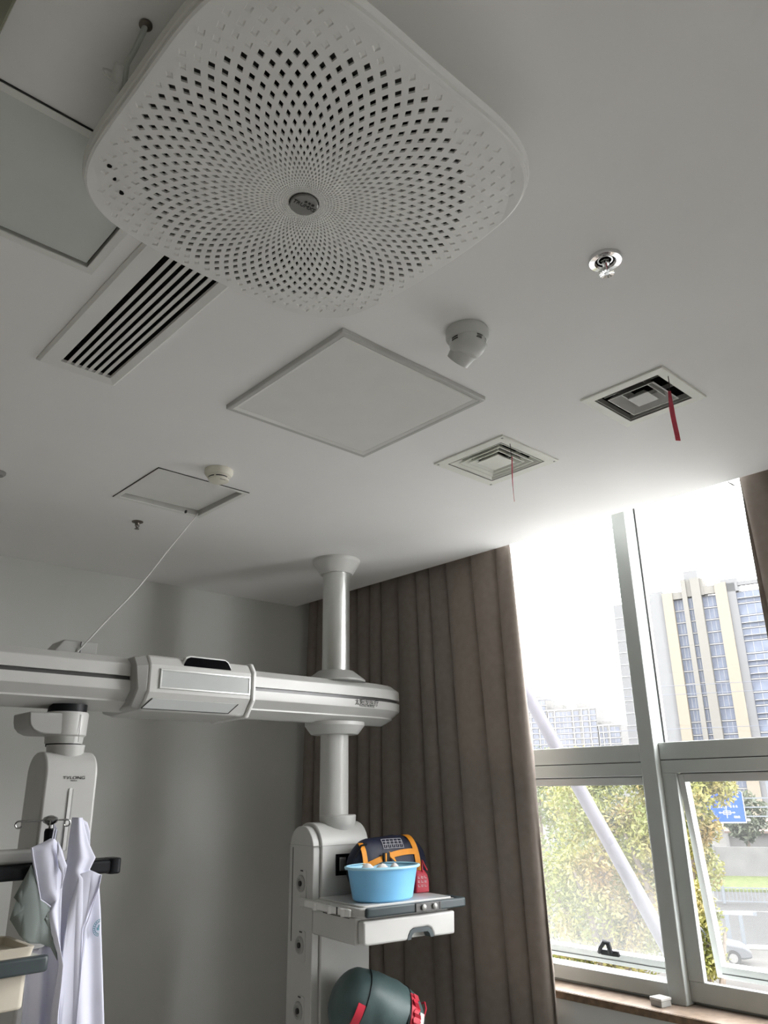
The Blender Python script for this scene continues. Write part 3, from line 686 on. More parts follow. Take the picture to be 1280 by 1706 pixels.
# ------------------------------------------------------------------ curtains
def curtain(name, label, ytop0, ytop1, ybot0, ybot1, folds, amp, x0=3.172, seed=0):
    """pleated cloth from pocket to floor; folds is the number of pleats"""
    nu, nz = folds*14, 26; g = []
    for k in range(nz+1):
        t = k/nz; z = 2.985-(2.985-.03)*t; row = []
        for i in range(nu+1):
            u = i/nu
            y = (ytop0*(1-u)+ytop1*u)*(1-t)+(ybot0*(1-u)+ybot1*u)*t
            w = u*folds + .75*noise.noise(Vector((u*folds*.4+seed, t*.5, 0))) + .06*t*math.sin(u*17)
            pl = abs(math.sin(math.pi*w))**.55                      # round bulges with tight creases between
            a = amp*(.80+.55*noise.noise(Vector((u*folds*.5+seed, t*.9, 3))))*(.85+.3*t)
            row.append((x0 + .03 - a*pl, y + .012*math.sin(2*math.pi*w)*(1 if 0 < i < nu else 0), z))
        g.append(row)
    o = thing(name, label, 'curtain', (0, 0, 0))
    mesh('curtain_cloth', MB().loft(g, False, False, closed=False), 'curtain_cloth', o, solid=.004, smooth=70)
    # heading tape and gliders up in the pocket
    mesh('heading_tape', MB().box(x0-.005, x0+.005, min(ytop0, ytop1), max(ytop0, ytop1), 2.95, 2.99), 'curtain_cloth', o)
    return o
curtain('curtain', 'long taupe curtain filling the corner left of the window', 4.19, 2.43, 4.215, 2.335, 12, .062)
curtain('curtain', 'long taupe curtain at the right edge of the picture', 1.19, -1.5, 1.18, -1.55, 21, .06, seed=9)
rail = thing('curtain_rail', 'white curtain rail up in the ceiling pocket above the curtains', 'curtain rail', (3.172, 0, 2.995))
mesh('rail_bar', MB().box(-.012, .012, -2.5, 4.26, 0, .02), 'white_plastic', rail)
hk = thing('curtain_hook', 'small loose curtain hook dangling at the ceiling edge by the right curtain', 'hook', (3.118, 1.20, 2.80))
mesh('hook_wire', MB().tube([(.004, .012, .02), (0, .008, -.004), (-.004, -.006, -.018), (-.006, -.016, -.028)], [.002, .003, .004, .002], 8), 'unit_grey', hk)

# ------------------------------------------------------------------ ceiling fittings
# linear return grille
vg = thing('return_air_grille', 'long white slotted air grille beside the round-holed air purifier', 'air vent', (.7175, 1.66, H))
fo = [(-.134, -.46), (.104, -.46), (.104, .455), (-.134, .455)]; fi = [(-.0785, -.411), (.0725, -.411), (.0725, .413), (-.0785, .413)]
fo2 = [(-.126, -.452), (.096, -.452), (.096, .447), (-.126, .447)]
mesh('flange', MB().loft([[(*p, -.0005) for p in fo], [(*p, -.006) for p in fo], [(*p, -.012) for p in fo2], [(*p, -.009) for p in fi], [(*p, -.0005) for p in fi]], False, False), 'panel_white', vg, smooth=0)
for k in range(6):
    x = -.0569+.0216*k
    b = MB().prism([(-.0055, -.008), (.0045, -.009), (.008, .011), (.005, .012)], 'y', -.4105, .4125, Matrix.Translation((x, 0, 0)))
    mesh('blade', b, 'panel_white', vg)
for k in range(8): mesh('cross_fin', MB().box(-.076, .070, -.35+.1*k, -.347+.1*k, .020, .040), 'filter_grey', vg)
mesh('duct_box', MB().box(-.09, .09, -.43, .43, .09, .10).box(-.09, -.08, -.43, .43, .001, .09).box(.08, .09, -.43, .43, .001, .09).box(-.08, .08, -.43, -.42, .001, .09).box(-.08, .08, .42, .43, .001, .09), 'dark_inside', vg)

# LED panel
lp = thing('ceiling_light_panel', 'square white light panel, switched off, between purifier and square vents', 'ceiling light', (1.46, 1.704, H))
mesh('frame', frame_mb(-.303, .303, -.303, .303, .016, -.015, -.0005, .000), 'unit_white', lp, bevel=.003)
mesh('frame_bevel', frame_mb(-.2865, .2865, -.2865, .2865, .012, -.0145, -.002, -.0045), 'panel_white', lp)
mesh('diffuser_sheet', MB().box(-.274, .274, -.274, .274, -.0095, -.004), 'panel_white', lp)

def hatch(name, label, h, deep, matn, skew=0.):
    cx, cy = (h[0]+h[1])/2, (h[2]+h[3])/2; a, b = (h[1]-h[0])/2, (h[3]-h[2])/2
    o = thing(name, label, 'access hatch', (cx, cy, H))
    mesh('frame', frame_mb(-a, a, -b, b, .020, -.005, -.0005, -.001), 'panel_white', o, bevel=.001)
    mesh('edge_shade', MB().box(-a-.0025, a, -b-.0025, -b+.0005, -.0035, -.0003).box(-a-.0025, -a+.0005, -b+.0006, b, -.0035, -.0003), 'filter_grey', o)  # dark strips on two sides draw the shadow line of the frame edge
    lipm = MB()
    lipm.loft([[(-a+.0195, -b+.0195, -.004), (a-.0195, -b+.0195, -.004), (a-.0195, b-.0195, -.004), (-a+.0195, b-.0195, -.004)],
               [(-a+.0195, -b+.0195, deep+.01), (a-.0195, -b+.0195, deep+.01), (a-.0195, b-.0195, deep+.01), (-a+.0195, b-.0195, deep+.01)]], False, False)
    mesh('reveal', lipm, 'louver_grey', o, smooth=0)
    bd_ = mesh('board', MB().box(-a+.024, a-.024, -b+.024, b-.024, 0, .012), matn, o, bevel=.0015)
    bd_.location = (0, 0, deep); bd_.rotation_euler = (skew, -skew*.7, 0)
    return o
hatch('access_hatch', 'square grey access hatch in the ceiling at the upper left, partly behind the purifier', HATCH_NEAR, .004, 'hatch_board')
h2 = hatch('access_hatch', 'square ceiling access hatch slightly ajar beside the ivory smoke detector', HATCH_FAR, .016, 'panel_white', R(.9))
mesh('latch', MB().box(.115, .121, .165, .178, -.010, .002), 'ink', h2)

# cord from the far hatch to the bridge
co = thing('white_cord', 'thin white cord hanging slantwise from the ceiling hatch to the bridge beam', 'cord', (1.641, 3.03, H))
p0 = Vector((1.632, 3.022, 2.806)); p1 = Vector((1.222, 3.195, 2.150)); pts = []
for k in range(25):
    t = k/24; p = p0.lerp(p1, t); p.z += -.020*math.sin(math.pi*t)+.012*math.sin(t*9)*(1-t)*t*2
    pts.append(tuple(p-Vector((1.641, 3.03, H))))
mesh('cord', MB().tube(pts, .0032, 8), 'cord_white', co)

# smoke detector
sd = thing('smoke_detector', 'round ivory smoke detector next to the ajar ceiling hatch', 'smoke detector', (1.430, 2.503, H))
mesh('base', MB().lathe([(.056, -.0005), (.0565, -.014), (.053, -.020), (.049, -.026)], 40), 'smoke_ivory', sd)
mesh('chamber_slot', MB().lathe([(.0405, -.024), (.0405, -.040)], 36), 'ink', sd)
mesh('cap', MB().lathe([(.0465, -.026), (.0465, -.029), (.041, -.0325), (.0406, -.0325)], 36), 'smoke_ivory', sd)
mesh('lower_cap', MB().lathe([(.0409, -.037), (.040, -.045), (.030, -.050), (.002, -.051)], 36), 'smoke_ivory', sd)
for a in (40, 128, 220, 300):
    mesh('cap_post', MB().box(.036, .0425, -.0035, .0035, -.038, -.031, Matrix.Rotation(R(a), 4, 'Z')), 'smoke_ivory', sd)
mesh('indicator', MB().box(-.012, .012, -.0345, -.032, -.0492, -.0475), 'rib_grey', sd)

# sprinklers
def sprinkler(name, label, loc, m, rr, ln, hollow):
    o = thing(name, label, 'sprinkler', loc, R(20), group='ceiling sprinklers')
    if hollow:
        mesh('escutcheon', MB().lathe([(.026, -.001), (.0395, -.001), (.040, -.004), (.0385, -.009), (.026, -.010), (.022, -.006), (.0215, -.0008)], 40, cap0=False, cap1=False), m, o)
        mesh('cup', MB().lathe([(.0215, -.0006), (.010, -.0006)], 32), 'dark_inside', o)
        mesh('cup_ring', MB().lathe([(.0185, -.001), (.0185, -.004), (.015, -.004), (.015, -.001)], 32, cap0=False, cap1=False), m, o)
    else:
        mesh('escutcheon', MB().lathe([(rr, -.0005), (rr, -.003), (rr*.6, -.007)], 32), m, o)
    mesh('body_nut', MB().lathe([(.0105, -.001), (.0115, -.008), (.009, -.016)], 6), m, o)
    for s_ in (-1, 1):
        mesh('frame_arm', MB().tube([(s_*.008, 0, -.012), (s_*.012, 0, -.020), (s_*.009, 0, -ln*.75), (s_*.002, 0, -ln+.004)], .0023, 8), m, o)
    mesh('bulb', MB().lathe([(.0018, -.014), (.0026, -ln*.5), (.0018, -ln+.006)], 10), 'strap_red' if hollow else m, o)
    d = MB(); n = 14
    for k in range(n):
        a = 2*math.pi*k/n; c_, s2 = math.cos(a), math.sin(a)
        d.add([(c_*.004-s2*.0018, s2*.004+c_*.0018, -ln), (c_*.004+s2*.0018, s2*.004-c_*.0018, -ln), (c_*rr*.43+s2*.0022, s2*rr*.43-c_*.0022, -ln-.0015), (c_*rr*.43-s2*.0022, s2*rr*.43+c_*.0022, -ln-.0015),
               (c_*.004-s2*.0018, s2*.004+c_*.0018, -ln-.0012), (c_*.004+s2*.0018, s2*.004-c_*.0018, -ln-.0012), (c_*rr*.43+s2*.0022, s2*rr*.43-c_*.0022, -ln-.0027), (c_*rr*.43-s2*.0022, s2*rr*.43+c_*.0022, -ln-.0027)],
              [(0,1,2,3),(7,6,5,4),(0,4,5,1),(1,5,6,2),(2,6,7,3),(3,7,4,0)])
    d.lathe([(.006, -ln+.004), (.006, -ln-.002)], 14)
    mesh('deflector', d, m, o)
    return o
sprinkler('fire_sprinkler', 'chrome fire sprinkler in a bright ring on the right of the ceiling', (1.447, .756, H), 'chrome', .040, .040, True)
sprinkler('fire_sprinkler', 'small dark bronze fire sprinkler left of the ajar ceiling hatch', (1.464, 3.289, H), 'bronze', .026, .034, False)

# turret security camera
sc = thing('security_camera', 'white turret security camera on the ceiling beside the light panel', 'security camera', (1.428, 1.185, H))
mesh('base_ring', MB().lathe([(.058, -.0005), (.0605, -.006), (.060, -.024), (.054, -.034), (.050, -.036)], 40), 'dome_white', sc)
ed = Vector((.05, .80, -.60)).normalized()
mesh('shroud', MB().lathe([(.0515, -.030), (.0505, -.050), (.0470, -.060), (.041, -.070), (.030, -.078), (.012, -.082)], 40), 'dome_white', sc)
ex_ = axes((0, 0, -.046), ed.cross(Vector((0, 0, 1))), ed.cross(ed.cross(Vector((0, 0, 1)))))
eyeball = MB(); em = ex_ if (ex_.to_3x3() @ Vector((0, 0, 1))).dot(ed) > 0 else ex_ @ Matrix.Rotation(math.pi, 4, 'X')
eyeball.lathe([(.035, .0), (.0405, .018), (.0365, .030), (.033, .0535), (.031, .054), (.0305, .052), (.002, .052)], 36, m=em)
mesh('eyeball', eyeball, 'dome_white', sc)
mesh('lens_face', MB().lathe([(.029, .0522), (.029, .0538), (.002, .0542)], 32, m=em), 'black_gloss', sc)
def dome_mark(az, z, w, h, n=5):
    mb = MB(); r_ = .0520; ring = []
    for k in range(n):
        a = R(az)+(-.5+k/(n-1))*w/r_; ring.append((r_*math.cos(a), r_*math.sin(a)))
    mb.loft([[(x*f, y*f, zz) for x, y in ring for f in (1,)] for zz, f in ((z, 1), (z-h, 1))], False, False, closed=False)
    return mb
marks = [('left_print', 178, -.038, .022, .004), ('left_print', 178, -.0445, .022, .004), ('right_print', 262, -.0375, .020, .0028), ('right_print', 260, -.043, .016, .002), ('right_print', 258, -.047, .018, .003), ('right_print', 290, -.038, .0014, .016), ('right_print', 300, -.0385, .016, .0014), ('right_print', 303, -.0535, .014, .0014)]
for nm, az, z, w_, h_ in marks:
    mesh(nm.split('_')[1] + '_mark', dome_mark(az, z, w_, h_), 'ink', sc, fix=False, smooth=0, solid=.0004)

# square four way diffusers
def diffuser(name, label, h, border, rings, core, pitch, m, drop=.0):
    cx, cy = (h[0]+h[1])/2, (h[2]+h[3])/2; a = (h[1]-h[0])/2
    o = thing(name, label, 'air vent', (cx, cy, H), group='square ceiling vents')
    mesh('border', frame_mb(-a, a, -a, a, border, -.007, -.0005, .000), 'diffuser_ivory', o, bevel=.002)
    w0 = a-border
    mesh('throat', MB().loft([[(-w0, -w0, -.007), (w0, -w0, -.007), (w0, w0, -.007), (-w0, w0, -.007)], [(-w0, -w0, .02), (w0, -w0, .02), (w0, w0, .02), (-w0, w0, .02)]], False, False), 'louver_grey', o, smooth=0)
    sq = lambda s_, z, dx=0: [(-s_+dx, -s_+dx, z), (s_+dx, -s_+dx, z), (s_+dx, s_+dx, z), (-s_+dx, s_+dx, z)]
    for s_ in rings:
        L1 = MB().loft([sq(s_, -.006), sq(s_-.0035, -.006), sq(s_-.0035, -.0045), sq(s_-pitch-.0035, pitch*.9), sq(s_-pitch, pitch*.9+.001), sq(s_, -.0045), sq(s_, -.006)], False, False)
        mesh('louver_ring', L1, m, o, smooth=0)
    mesh('core', MB().loft([sq(core, -.006), sq(core, -.004), sq(core*.35, core*.55)]), m, o, smooth=0)
    mesh('duct_box', MB().loft([sq(w0+.01, .018), sq(w0+.01, .16)], False, True), 'dark_inside', o, smooth=0)
    bars = MB()
    for s_ in (-1, 1):
        bars.box(-w0, w0, s_*w0*.42-.002, s_*w0*.42+.002, .010, .024); bars.box(s_*w0*.42-.002, s_*w0*.42+.002, -w0, w0, .026, .040)
    mesh('stay_bars', bars, 'louver_grey', o)
    return o
dl = diffuser('ceiling_vent', 'white square vent of close concentric louvers, nearer the light panel', DIF_L, .040, [.128, .103, .078], .053, .021, 'diffuser_ivory')
for sx in (-1, 1):
    for sy in (-1, 1):
        mesh('screw', MB().lathe([(.0045, -.0072), (.0045, -.0086), (.002, -.009)], 10, (sx*.160, sy*.160, 0)), 'unit_grey', dl)
diffuser('ceiling_vent', 'white framed square vent with a dark open throat, on the right', DIF_R, .034, [.082], .036, .040, 'louver_grey')

def streamer(label, x, y, ztop, zb, w, twist, m='ribbon_red'):
    o = thing('red_ribbon', label, 'ribbon', (x, y, ztop), group='ribbons tied to the vents')
    mesh('string', MB().tube([(-.014, -.010, -.001), (-.010, -.008, -.022), (0, 0, -.045)], .0013, 6), 'string_dark', o)
    n = 12; pts = []; wd_ = []
    for k in range(n+1):
        t = k/n; pts.append((.006*math.sin(t*3+twist), .004*math.sin(t*4), -.043-(ztop-zb-.043)*t)); a = R(-43+twist*40+30*t*twist)
        wd_.append((math.cos(a), math.sin(a), 0))
    mesh('ribbon', MB().ribbon(pts, wd_, [w*(.55+.45*min(1, 3*k/n)) for k in range(n+1)], .0012), m, o)
streamer('red ribbon hanging from the dark throated vent on the right', 2.085, .936, 2.789, 2.575, .016, .15)
streamer('thin red ribbon hanging from the close louvered vent by the light panel', 2.105, 1.572, 2.789, 2.565, .010, 1.2)

# sensor at the left picture edge
sn = thing('ceiling_sensor', 'small round grey sensor on the ceiling at the left edge', 'sensor', (.778, 3.085, H))
mesh('sensor_body', MB().lathe([(.030, -.0005), (.030, -.008), (.022, -.016), (.004, -.019)], 28), 'rib_grey', sn)
mesh('sensor_lens', MB().lathe([(.010, -.0165), (.008, -.022), (.001, -.023)], 18), 'unit_grey', sn)

# ------------------------------------------------------------------ hanging air purifier
PX, PY = .687, .950
pu = thing('air_purifier', 'large square white air purifier with spirals of diamond holes under the ceiling', 'air purifier', (PX, PY, H))
A_ = .354; NSE = 4.2; OX = .012
def se(th, a): c, s_ = math.cos(th), math.sin(th); r_ = a/((abs(c)**NSE+abs(s_)**NSE)**(1/NSE)); return (r_*c+OX, r_*s_+OX)
def zf(x, y): return -.155+.030*min(1.25, (x*x+y*y)/.1225)-.009*x+.015*y
AB = .3495; nb_ = 160
boundary = [se(2*math.pi*k/nb_, AB) for k in range(nb_)]
def inside(p, a): return abs((p[0]-OX)/a)**NSE+abs((p[1]-OX)/a)**NSE <= 1
def hem(p):
    """pull a lattice point outside the face back onto its outline"""
    x, y = p[0]-OX, p[1]-OX; k = (abs(x/AB)**NSE+abs(y/AB)**NSE)**(1/NSE)
    return p if k <= 1 else (x/k+OX, y/k+OX)
NA = 72; rad = [.0275]
while rad[-1] < .52: rad.append(rad[-1]+min(.0190, .113*rad[-1]))
kf = min(range(len(rad)), key=lambda k: abs(rad[k]-.2998)); rad = [r_*.2998/rad[kf] for r_ in rad]
gm = MB(); OFF = R(-129.5)
pol = lambda r_, a: (r_*math.cos(a)+OX*(r_/.3)**2, r_*math.sin(a)+OX*(r_/.3)**2)
HOLE, RH = .47, .3145
for k in range(1, len(rad)-1):
    for j in range(NA):
        a = OFF+(j+((k-kf) % 2)/2+.5)*2*math.pi/NA; h_ = math.pi/NA
        raw = [pol(rad[k-1], a), pol(rad[k], a+h_), pol(rad[k+1], a), pol(rad[k], a-h_)]
        if not any(inside(p, AB) for p in raw): continue
        cell = [hem(p) for p in raw]; c_ = pol(rad[k], a); b0 = len(gm.v)
        gm.v += [(*p, zf(*p)) for p in cell]
        if not inside(c_, AB-.015):
            gm.f.append((b0, b0+1, b0+2, b0+3)[::-1]); continue
        hole = [(c_[0]+(p[0]-c_[0])*HOLE, c_[1]+(p[1]-c_[1])*HOLE) for p in cell]
        through = math.hypot(rad[k]*math.cos(a)+.006, rad[k]*math.sin(a)+.006) < RH
        dep, sh_ = (.0045, 1.0) if through else (.0026, .72)
        gm.v += [(*p, zf(*p)) for p in hole]
        gm.v += [(c_[0]+(p[0]-c_[0])*sh_, c_[1]+(p[1]-c_[1])*sh_, zf(*p)+dep) for p in hole]
        for i in range(4):
            n_ = (i+1) % 4
            gm.f.append((b0+i, b0+4+i, b0+4+n_, b0+n_)); gm.f.append((b0+4+i, b0+8+i, b0+8+n_, b0+4+n_))
        if not through: gm.f.append((b0+8, b0+11, b0+10, b0+9))
mesh('perforated_face', gm, 'purifier_plastic', pu, smooth=0, fix=False)
def sering(a, z): return [(*se(2*math.pi*k/nb_, a), z) for k in range(nb_)]
def rimring(a, dz): return [(p[0], p[1], zf(*se(2*math.pi*k/nb_, AB))+dz) for k, p in enumerate([se(2*math.pi*k/nb_, a) for k in range(nb_)])]
mesh('face_rim', MB().loft([rimring(AB-.0005, 0), rimring(.3535, .003), rimring(.3545, .009), rimring(.352, .013)], False, False), 'purifier_plastic', pu)
mesh('body_rim', MB().loft([rimring(.348, .012), rimring(.357, .015), rimring(.359, .020), rimring(.359, .032), rimring(.352, .038), sering(.20, -.094)], False, False), 'purifier_plastic', pu)
mesh('rim_groove', MB().loft([rimring(.3505, .008), rimring(.3505, .016)], False, False), 'rib_grey', pu)
mesh('filter', MB().lathe([(.335, -.108), (.335, -.104)], 64), 'dark_inside', pu)
mesh('mounting_box', MB().prism(rrect(-.20, .20, -.20, .20, .02), 'z', -.094, -.0005), 'purifier_plastic', pu, bevel=.004)
mesh('outer_backing', MB().lathe([(.268, -.119), (.320, -.119), (.320, -.115), (.268, -.115), (.268, -.119)], 72, cap0=False, cap1=False), 'backing_grey', pu)
for r_ in (.230, .182, .132, .083):
    mesh('support_ring', MB().lathe([(r_, zf(r_, 0)+.010), (r_+.010, zf(r_, 0)+.010), (r_+.010, -.112), (r_, -.112), (r_, zf(r_, 0)+.010)], 64, cap0=False, cap1=False), 'filter_grey', pu)
mesh('centre_badge', MB().lathe([(.0265, -.155), (.0268, -.1595), (.0255, -.1610), (.002, -.1612)], 48), 'logo_grey', pu)
text('lettering', 'TRUMXS', .0125, axes((0, -.001, -.1616), (1, -.08, 0), (-.08, -1, 0)), 'ink', pu)
text('small_lettering', '净 化 器', .0060, axes((.004, -.0115, -.1616), (1, -.08, 0), (-.08, -1, 0)), 'ink', pu)
for p, rr_ in (((-.300, .194), .0045), ((-.279, .219), .0032), ((-.254, .243), .0045)):
    mesh('indicator_hole', MB().lathe([(rr_, -.0012), (rr_, .003)], 14, (p[0], p[1], zf(*p))), 'black_gloss', pu)
cb2 = thing('purifier_cable', 'grey cable with a connector running from the ceiling down behind the purifier', 'cable', (.343, .934, H))
mesh('grommet', MB().lathe([(.011, -.0005), (.011, -.004), (.007, -.006)], 18), 'bronze', cb2)
mesh('cable', MB().tube([(0, 0, .0), (-.001, .006, -.015), (-.002, .030, -.032), (-.004, .052, -.045), (.004, .075, -.062), (.030, .10, -.085), (.070, .12, -.098)], .0048, 10), 'hose_clear', cb2)
mesh('connector', MB().tube([(-.012, .060, -.045), (-.006, .080, -.056), (0, .098, -.066)], [.009, .012, .009], 12), 'cord_white', cb2)
mesh('connector_strap', MB().tube([(-.016+.016*math.cos(R(a)), .082+.004*math.sin(R(a)), -.056+.014*math.sin(R(a))) for a in range(0, 361, 30)], .0022, 6), 'cord_white', cb2)

# small box on the sill
bx = thing('small_box', 'small pale box with a lid on the window sill beside the mullion', 'box', (3.305, 1.925, .74), R(-12))
mesh('box_body', MB().box(-.026, .032, -.030, .028, 0, .022), 'unit_grey', bx, bevel=.002)
mesh('box_lid', MB().box(-.028, .034, -.032, .030, .0222, .032), 'unit_white', bx, bevel=.002)

# ------------------------------------------------------------------ outdoors
G = -6.4
sv_, nv_ = Vector((.5, -.866, 0)), Vector((.866, .5, 0))          # along the street, away from the house
SF = Matrix((sv_, nv_, Vector((0, 0, 1)))).transposed().to_4x4()
gd = MB().box(-120, 120, 36, 700, G-.4, G-.05, SF)
tag(mesh('ground', MB().box(-120, 120, 3.0, 35.99, G-.4, G-.05, SF), 'bounce_yard', smooth=0), 'near ground at the foot of the building, lightened to bounce light indoors', 'ground', kind='structure')
tag(mesh('ground', gd, 'paving', smooth=0), 'pale paved ground below the window', 'ground', kind='structure')
tag(mesh('street', MB().box(-80, 80, 48.4, 71.5, G-.045, G-.02, SF), 'asphalt', smooth=0), 'grey asphalt street beyond the trees', 'street', kind='structure')
lm = thing('lane_marking', 'white dashed lane lines along the grey street', 'road marking', kind='structure')
for s0 in range(-30, 40, 5): mesh('dash', MB().box(s0, s0+2.4, 61.2, 61.33, G-.0195, G-.015, SF), 'road_paint', lm)
tag(mesh('kerb', MB().box(-80, 80, 48.1, 48.4, G-.045, G+.12, SF), 'kerb_stone', smooth=0), 'pale kerb on the near side of the street', 'kerb', kind='structure')
vb = thing('verge', 'green grass verge between the street and the grey yard wall', 'grass', kind='structure')
mesh('turf', MB().box(-80, 80, 71.5, 81.5, G-.05, G+.15, SF), 'verge_grass', vb, smooth=0)
yw = thing('yard_wall', 'long grey yard wall behind the street', 'wall')
for s0 in range(-24, 30, 6):
    mesh('wall_panel', MB().box(s0+.06, s0+5.9, 82, 82.25, G, G+2.5, SF), 'yard_wall', yw)
    mesh('wall_pier', MB().box(s0-.2, s0+.05, 81.9, 82.35, G, G+2.7, SF), 'yard_wall', yw)
sd2 = thing('roadside_shed', 'low shed with a pinkish roof behind the yard wall', 'shed', tuple(SF @ Vector((12.5, 96, G))))
SR = SF.copy()
mesh('shed_wall', MB().box(-4, 4.5, -2, 2, 0, 3.1, SR), 'yard_wall', sd2)
mesh('shed_roof', MB().prism([(-2.6, 3.05), (2.4, 4.1), (2.4, 4.3), (-2.6, 3.25)], 'x', -4.4, 4.9, SR), 'shed_roof', sd2)
rl = thing('street_railing', 'dark grey railing of thin bars along the middle of the street', 'railing')
for z in (.12, .98): mesh('rail', MB().box(-2, 16, 64.5, 64.56, G+z, G+z+.07, SF), 'rail_grey', rl)
pk = mesh('bar', MB().box(-.022, .022, -.02, .02, .15, .98, SF), 'rail_grey', rl)
pk.location = SF @ Vector((-2, 64.53, G))
for k in range(1, 73):
    c_ = pk.copy(); COL.objects.link(c_); c_.parent = rl; c_.location = SF @ Vector((-2+.25*k, 64.53, G))
ps = mesh('post', MB().box(-.09, .09, -.08, .08, 0, 1.25, SF), 'rail_grey', rl); ps.location = SF @ Vector((4.9, 64.53, G))
for s0 in (-1, 10.8):
    c_ = ps.copy(); COL.objects.link(c_); c_.parent = rl; c_.location = SF @ Vector((s0, 64.53, G))

# car
cp = SF @ Vector((1.95, 44.3, G))
cr_ = thing('car', 'pale silver car parked beside the boom barrier below the right sash', 'car', tuple(cp))
CM = Matrix((sv_, nv_, Vector((0, 0, 1)))).transposed().to_4x4()
side = [(-2.2, .35), (-2.2, .85), (-1.9, .98), (-.95, 1.0), (.85, .97), (1.9, .80), (2.2, .62), (2.22, .35), (1.85, .28), (1.1, .28), (-1.0, .28), (-1.8, .28)]
mesh('body', MB().loft([[(x, -.86, z) for x, z in side], [(x*.985, .86, z) for x, z in side]], m=CM), 'car_paint', cr_, bevel=.08)
cab = [(-1.75, .98), (-1.2, 1.42), (-.9, 1.47), (.0, 1.46), (.30, 1.40), (1.02, .97)]
mesh('cabin_glass', MB().loft([[(x, -.80+max(0, z-.98)*.32, z) for x, z in cab], [(x, .80-max(0, z-.98)*.32, z) for x, z in cab]], m=CM), 'car_glass', cr_, bevel=.03)
mesh('roof', MB().loft([[(x, -.64, z) for x, z in ((-1.22, 1.43), (-.9, 1.485), (.0, 1.475), (.32, 1.41))], [(x, .64, z) for x, z in ((-1.22, 1.43), (-.9, 1.485), (.0, 1.475), (.32, 1.41))]], False, False, closed=False, m=CM), 'car_paint', cr_, solid=.03)
for x, z, x2, z2 in ((-1.2, 1.43, -1.75, .98), (.30, 1.41, 1.02, .97), (-.35, 1.46, -.38, .98)):
    mesh('pillar', MB().tube([tuple(CM @ Vector((x, -.66, z))), tuple(CM @ Vector((x2, -.81, z2)))], .045, 8), 'car_paint', cr_)
for x in (-1.35, 1.38):
    for y in (-.80, .80):
        w_ = mesh('wheel', MB().lathe([(.20, -.10), (.32, -.10), (.33, -.06), (.33, .06), (.32, .10), (.20, .10)], 22, m=CM @ Matrix.Translation((x, y, .33)) @ Matrix.Rotation(R(90), 4, 'X')), 'tyre', cr_)
        mesh('hub', MB().lathe([(.19, -.112), (.19, .112)], 16, m=CM @ Matrix.Translation((x, y, .33)) @ Matrix.Rotation(R(90), 4, 'X')), 'slot_grey', w_)
mesh('mirror', MB().box(.55, .75, -.98, -.84, .98, 1.10, CM), 'car_paint', cr_, bevel=.03)
# boom barrier behind the car
bb = thing('boom_barrier', 'white boom barrier with dark posts behind the silver car', 'barrier', tuple(SF @ Vector((3.7, 47.4, G))))
mesh('boom', MB().box(-2.2, 1.15, -.06, .06, 1.62, 1.78, CM), 'sign_white', bb)
for x in (-.1, .55): mesh('post', MB().box(x-.09, x+.09, -.09, .09, 0, 1.62, CM), 'rail_grey', bb)
mesh('boom_tip', MB().box(1.15, 1.35, -.07, .07, 1.60, 1.78, CM), 'rail_grey', bb)

# road sign
rs = thing('road_sign', 'blue direction road sign on long arms, half behind the yellow tree', 'road sign', tuple(SF @ Vector((5.5, 59.7, 0))))
mesh('sign_board', MB().box(-1.25, 1.16, -.05, .05, -.93, 1.02, CM), 'sign_blue', rs, bevel=.02)
mesh('sign_edge', MB().box(-1.25, 1.16, -.058, -.051, -.93, -.87, CM).box(1.11, 1.16, -.058, -.051, -.87, 1.02, CM), 'sign_white', rs)
mk = MB()
mk.box(-.02, .02, -.06, -.051, -.62, .10, CM); mk.box(-.42, .46, -.06, -.051, -.30, -.26, CM)
mk.box(-.22, .26, -.06, -.051, -.40, -.37, CM); mk.box(-.22, .26, -.06, -.051, -.19, -.16, CM); mk.box(-.22, -.19, -.06, -.051, -.40, -.16, CM); mk.box(.23, .26, -.06, -.051, -.40, -.16, CM)
mk.prism([(-.07, .04), (.07, .04), (0, .17)], 'y', -.06, -.051, CM); mk.prism([(-.40, -.21), (-.40, -.35), (-.50, -.28)], 'y', -.06, -.051, CM); mk.prism([(.44, -.21), (.44, -.35), (.54, -.28)], 'y', -.06, -.051, CM)
mesh('route_diagram', mk, 'sign_white', rs)
tm = MB()
for x0, z0 in ((-.1, .72), (.42, .74), (-.12, .34), (.06, .34), (-.50, .02), (-.33, .02), (.26, .04), (.44, .04), (.62, .04), (.42, -.62), (.55, -.62), (.68, -.62)):
    for q_ in ((0, .12, 0, .02), (0, .12, .07, .09), (.05, .07, 0, .16), (0, .02, .02, .14)):
        tm.box(x0+q_[0], x0+q_[1], -.06, -.051, z0+q_[2], z0+q_[3], CM)
mesh('sign_lettering', tm, 'sign_white', rs)
for z in (.62, .05, -.52): mesh('arm', MB().box(1.16, 2.75, .05, .13, z-.04, z+.04, CM), 'rail_grey', rs)
mesh('mast', MB().lathe([(.16, G), (.13, 2.2)], 14, tuple(CM @ Vector((2.85, .1, 0)))), 'rail_grey', rs)
mesh('bracket_lamp', MB().lathe([(.10, -.82), (.14, -.76), (.10, -.66)], 12, tuple(CM @ Vector((1.28, -.02, 0)))), 'sign_white', rs)

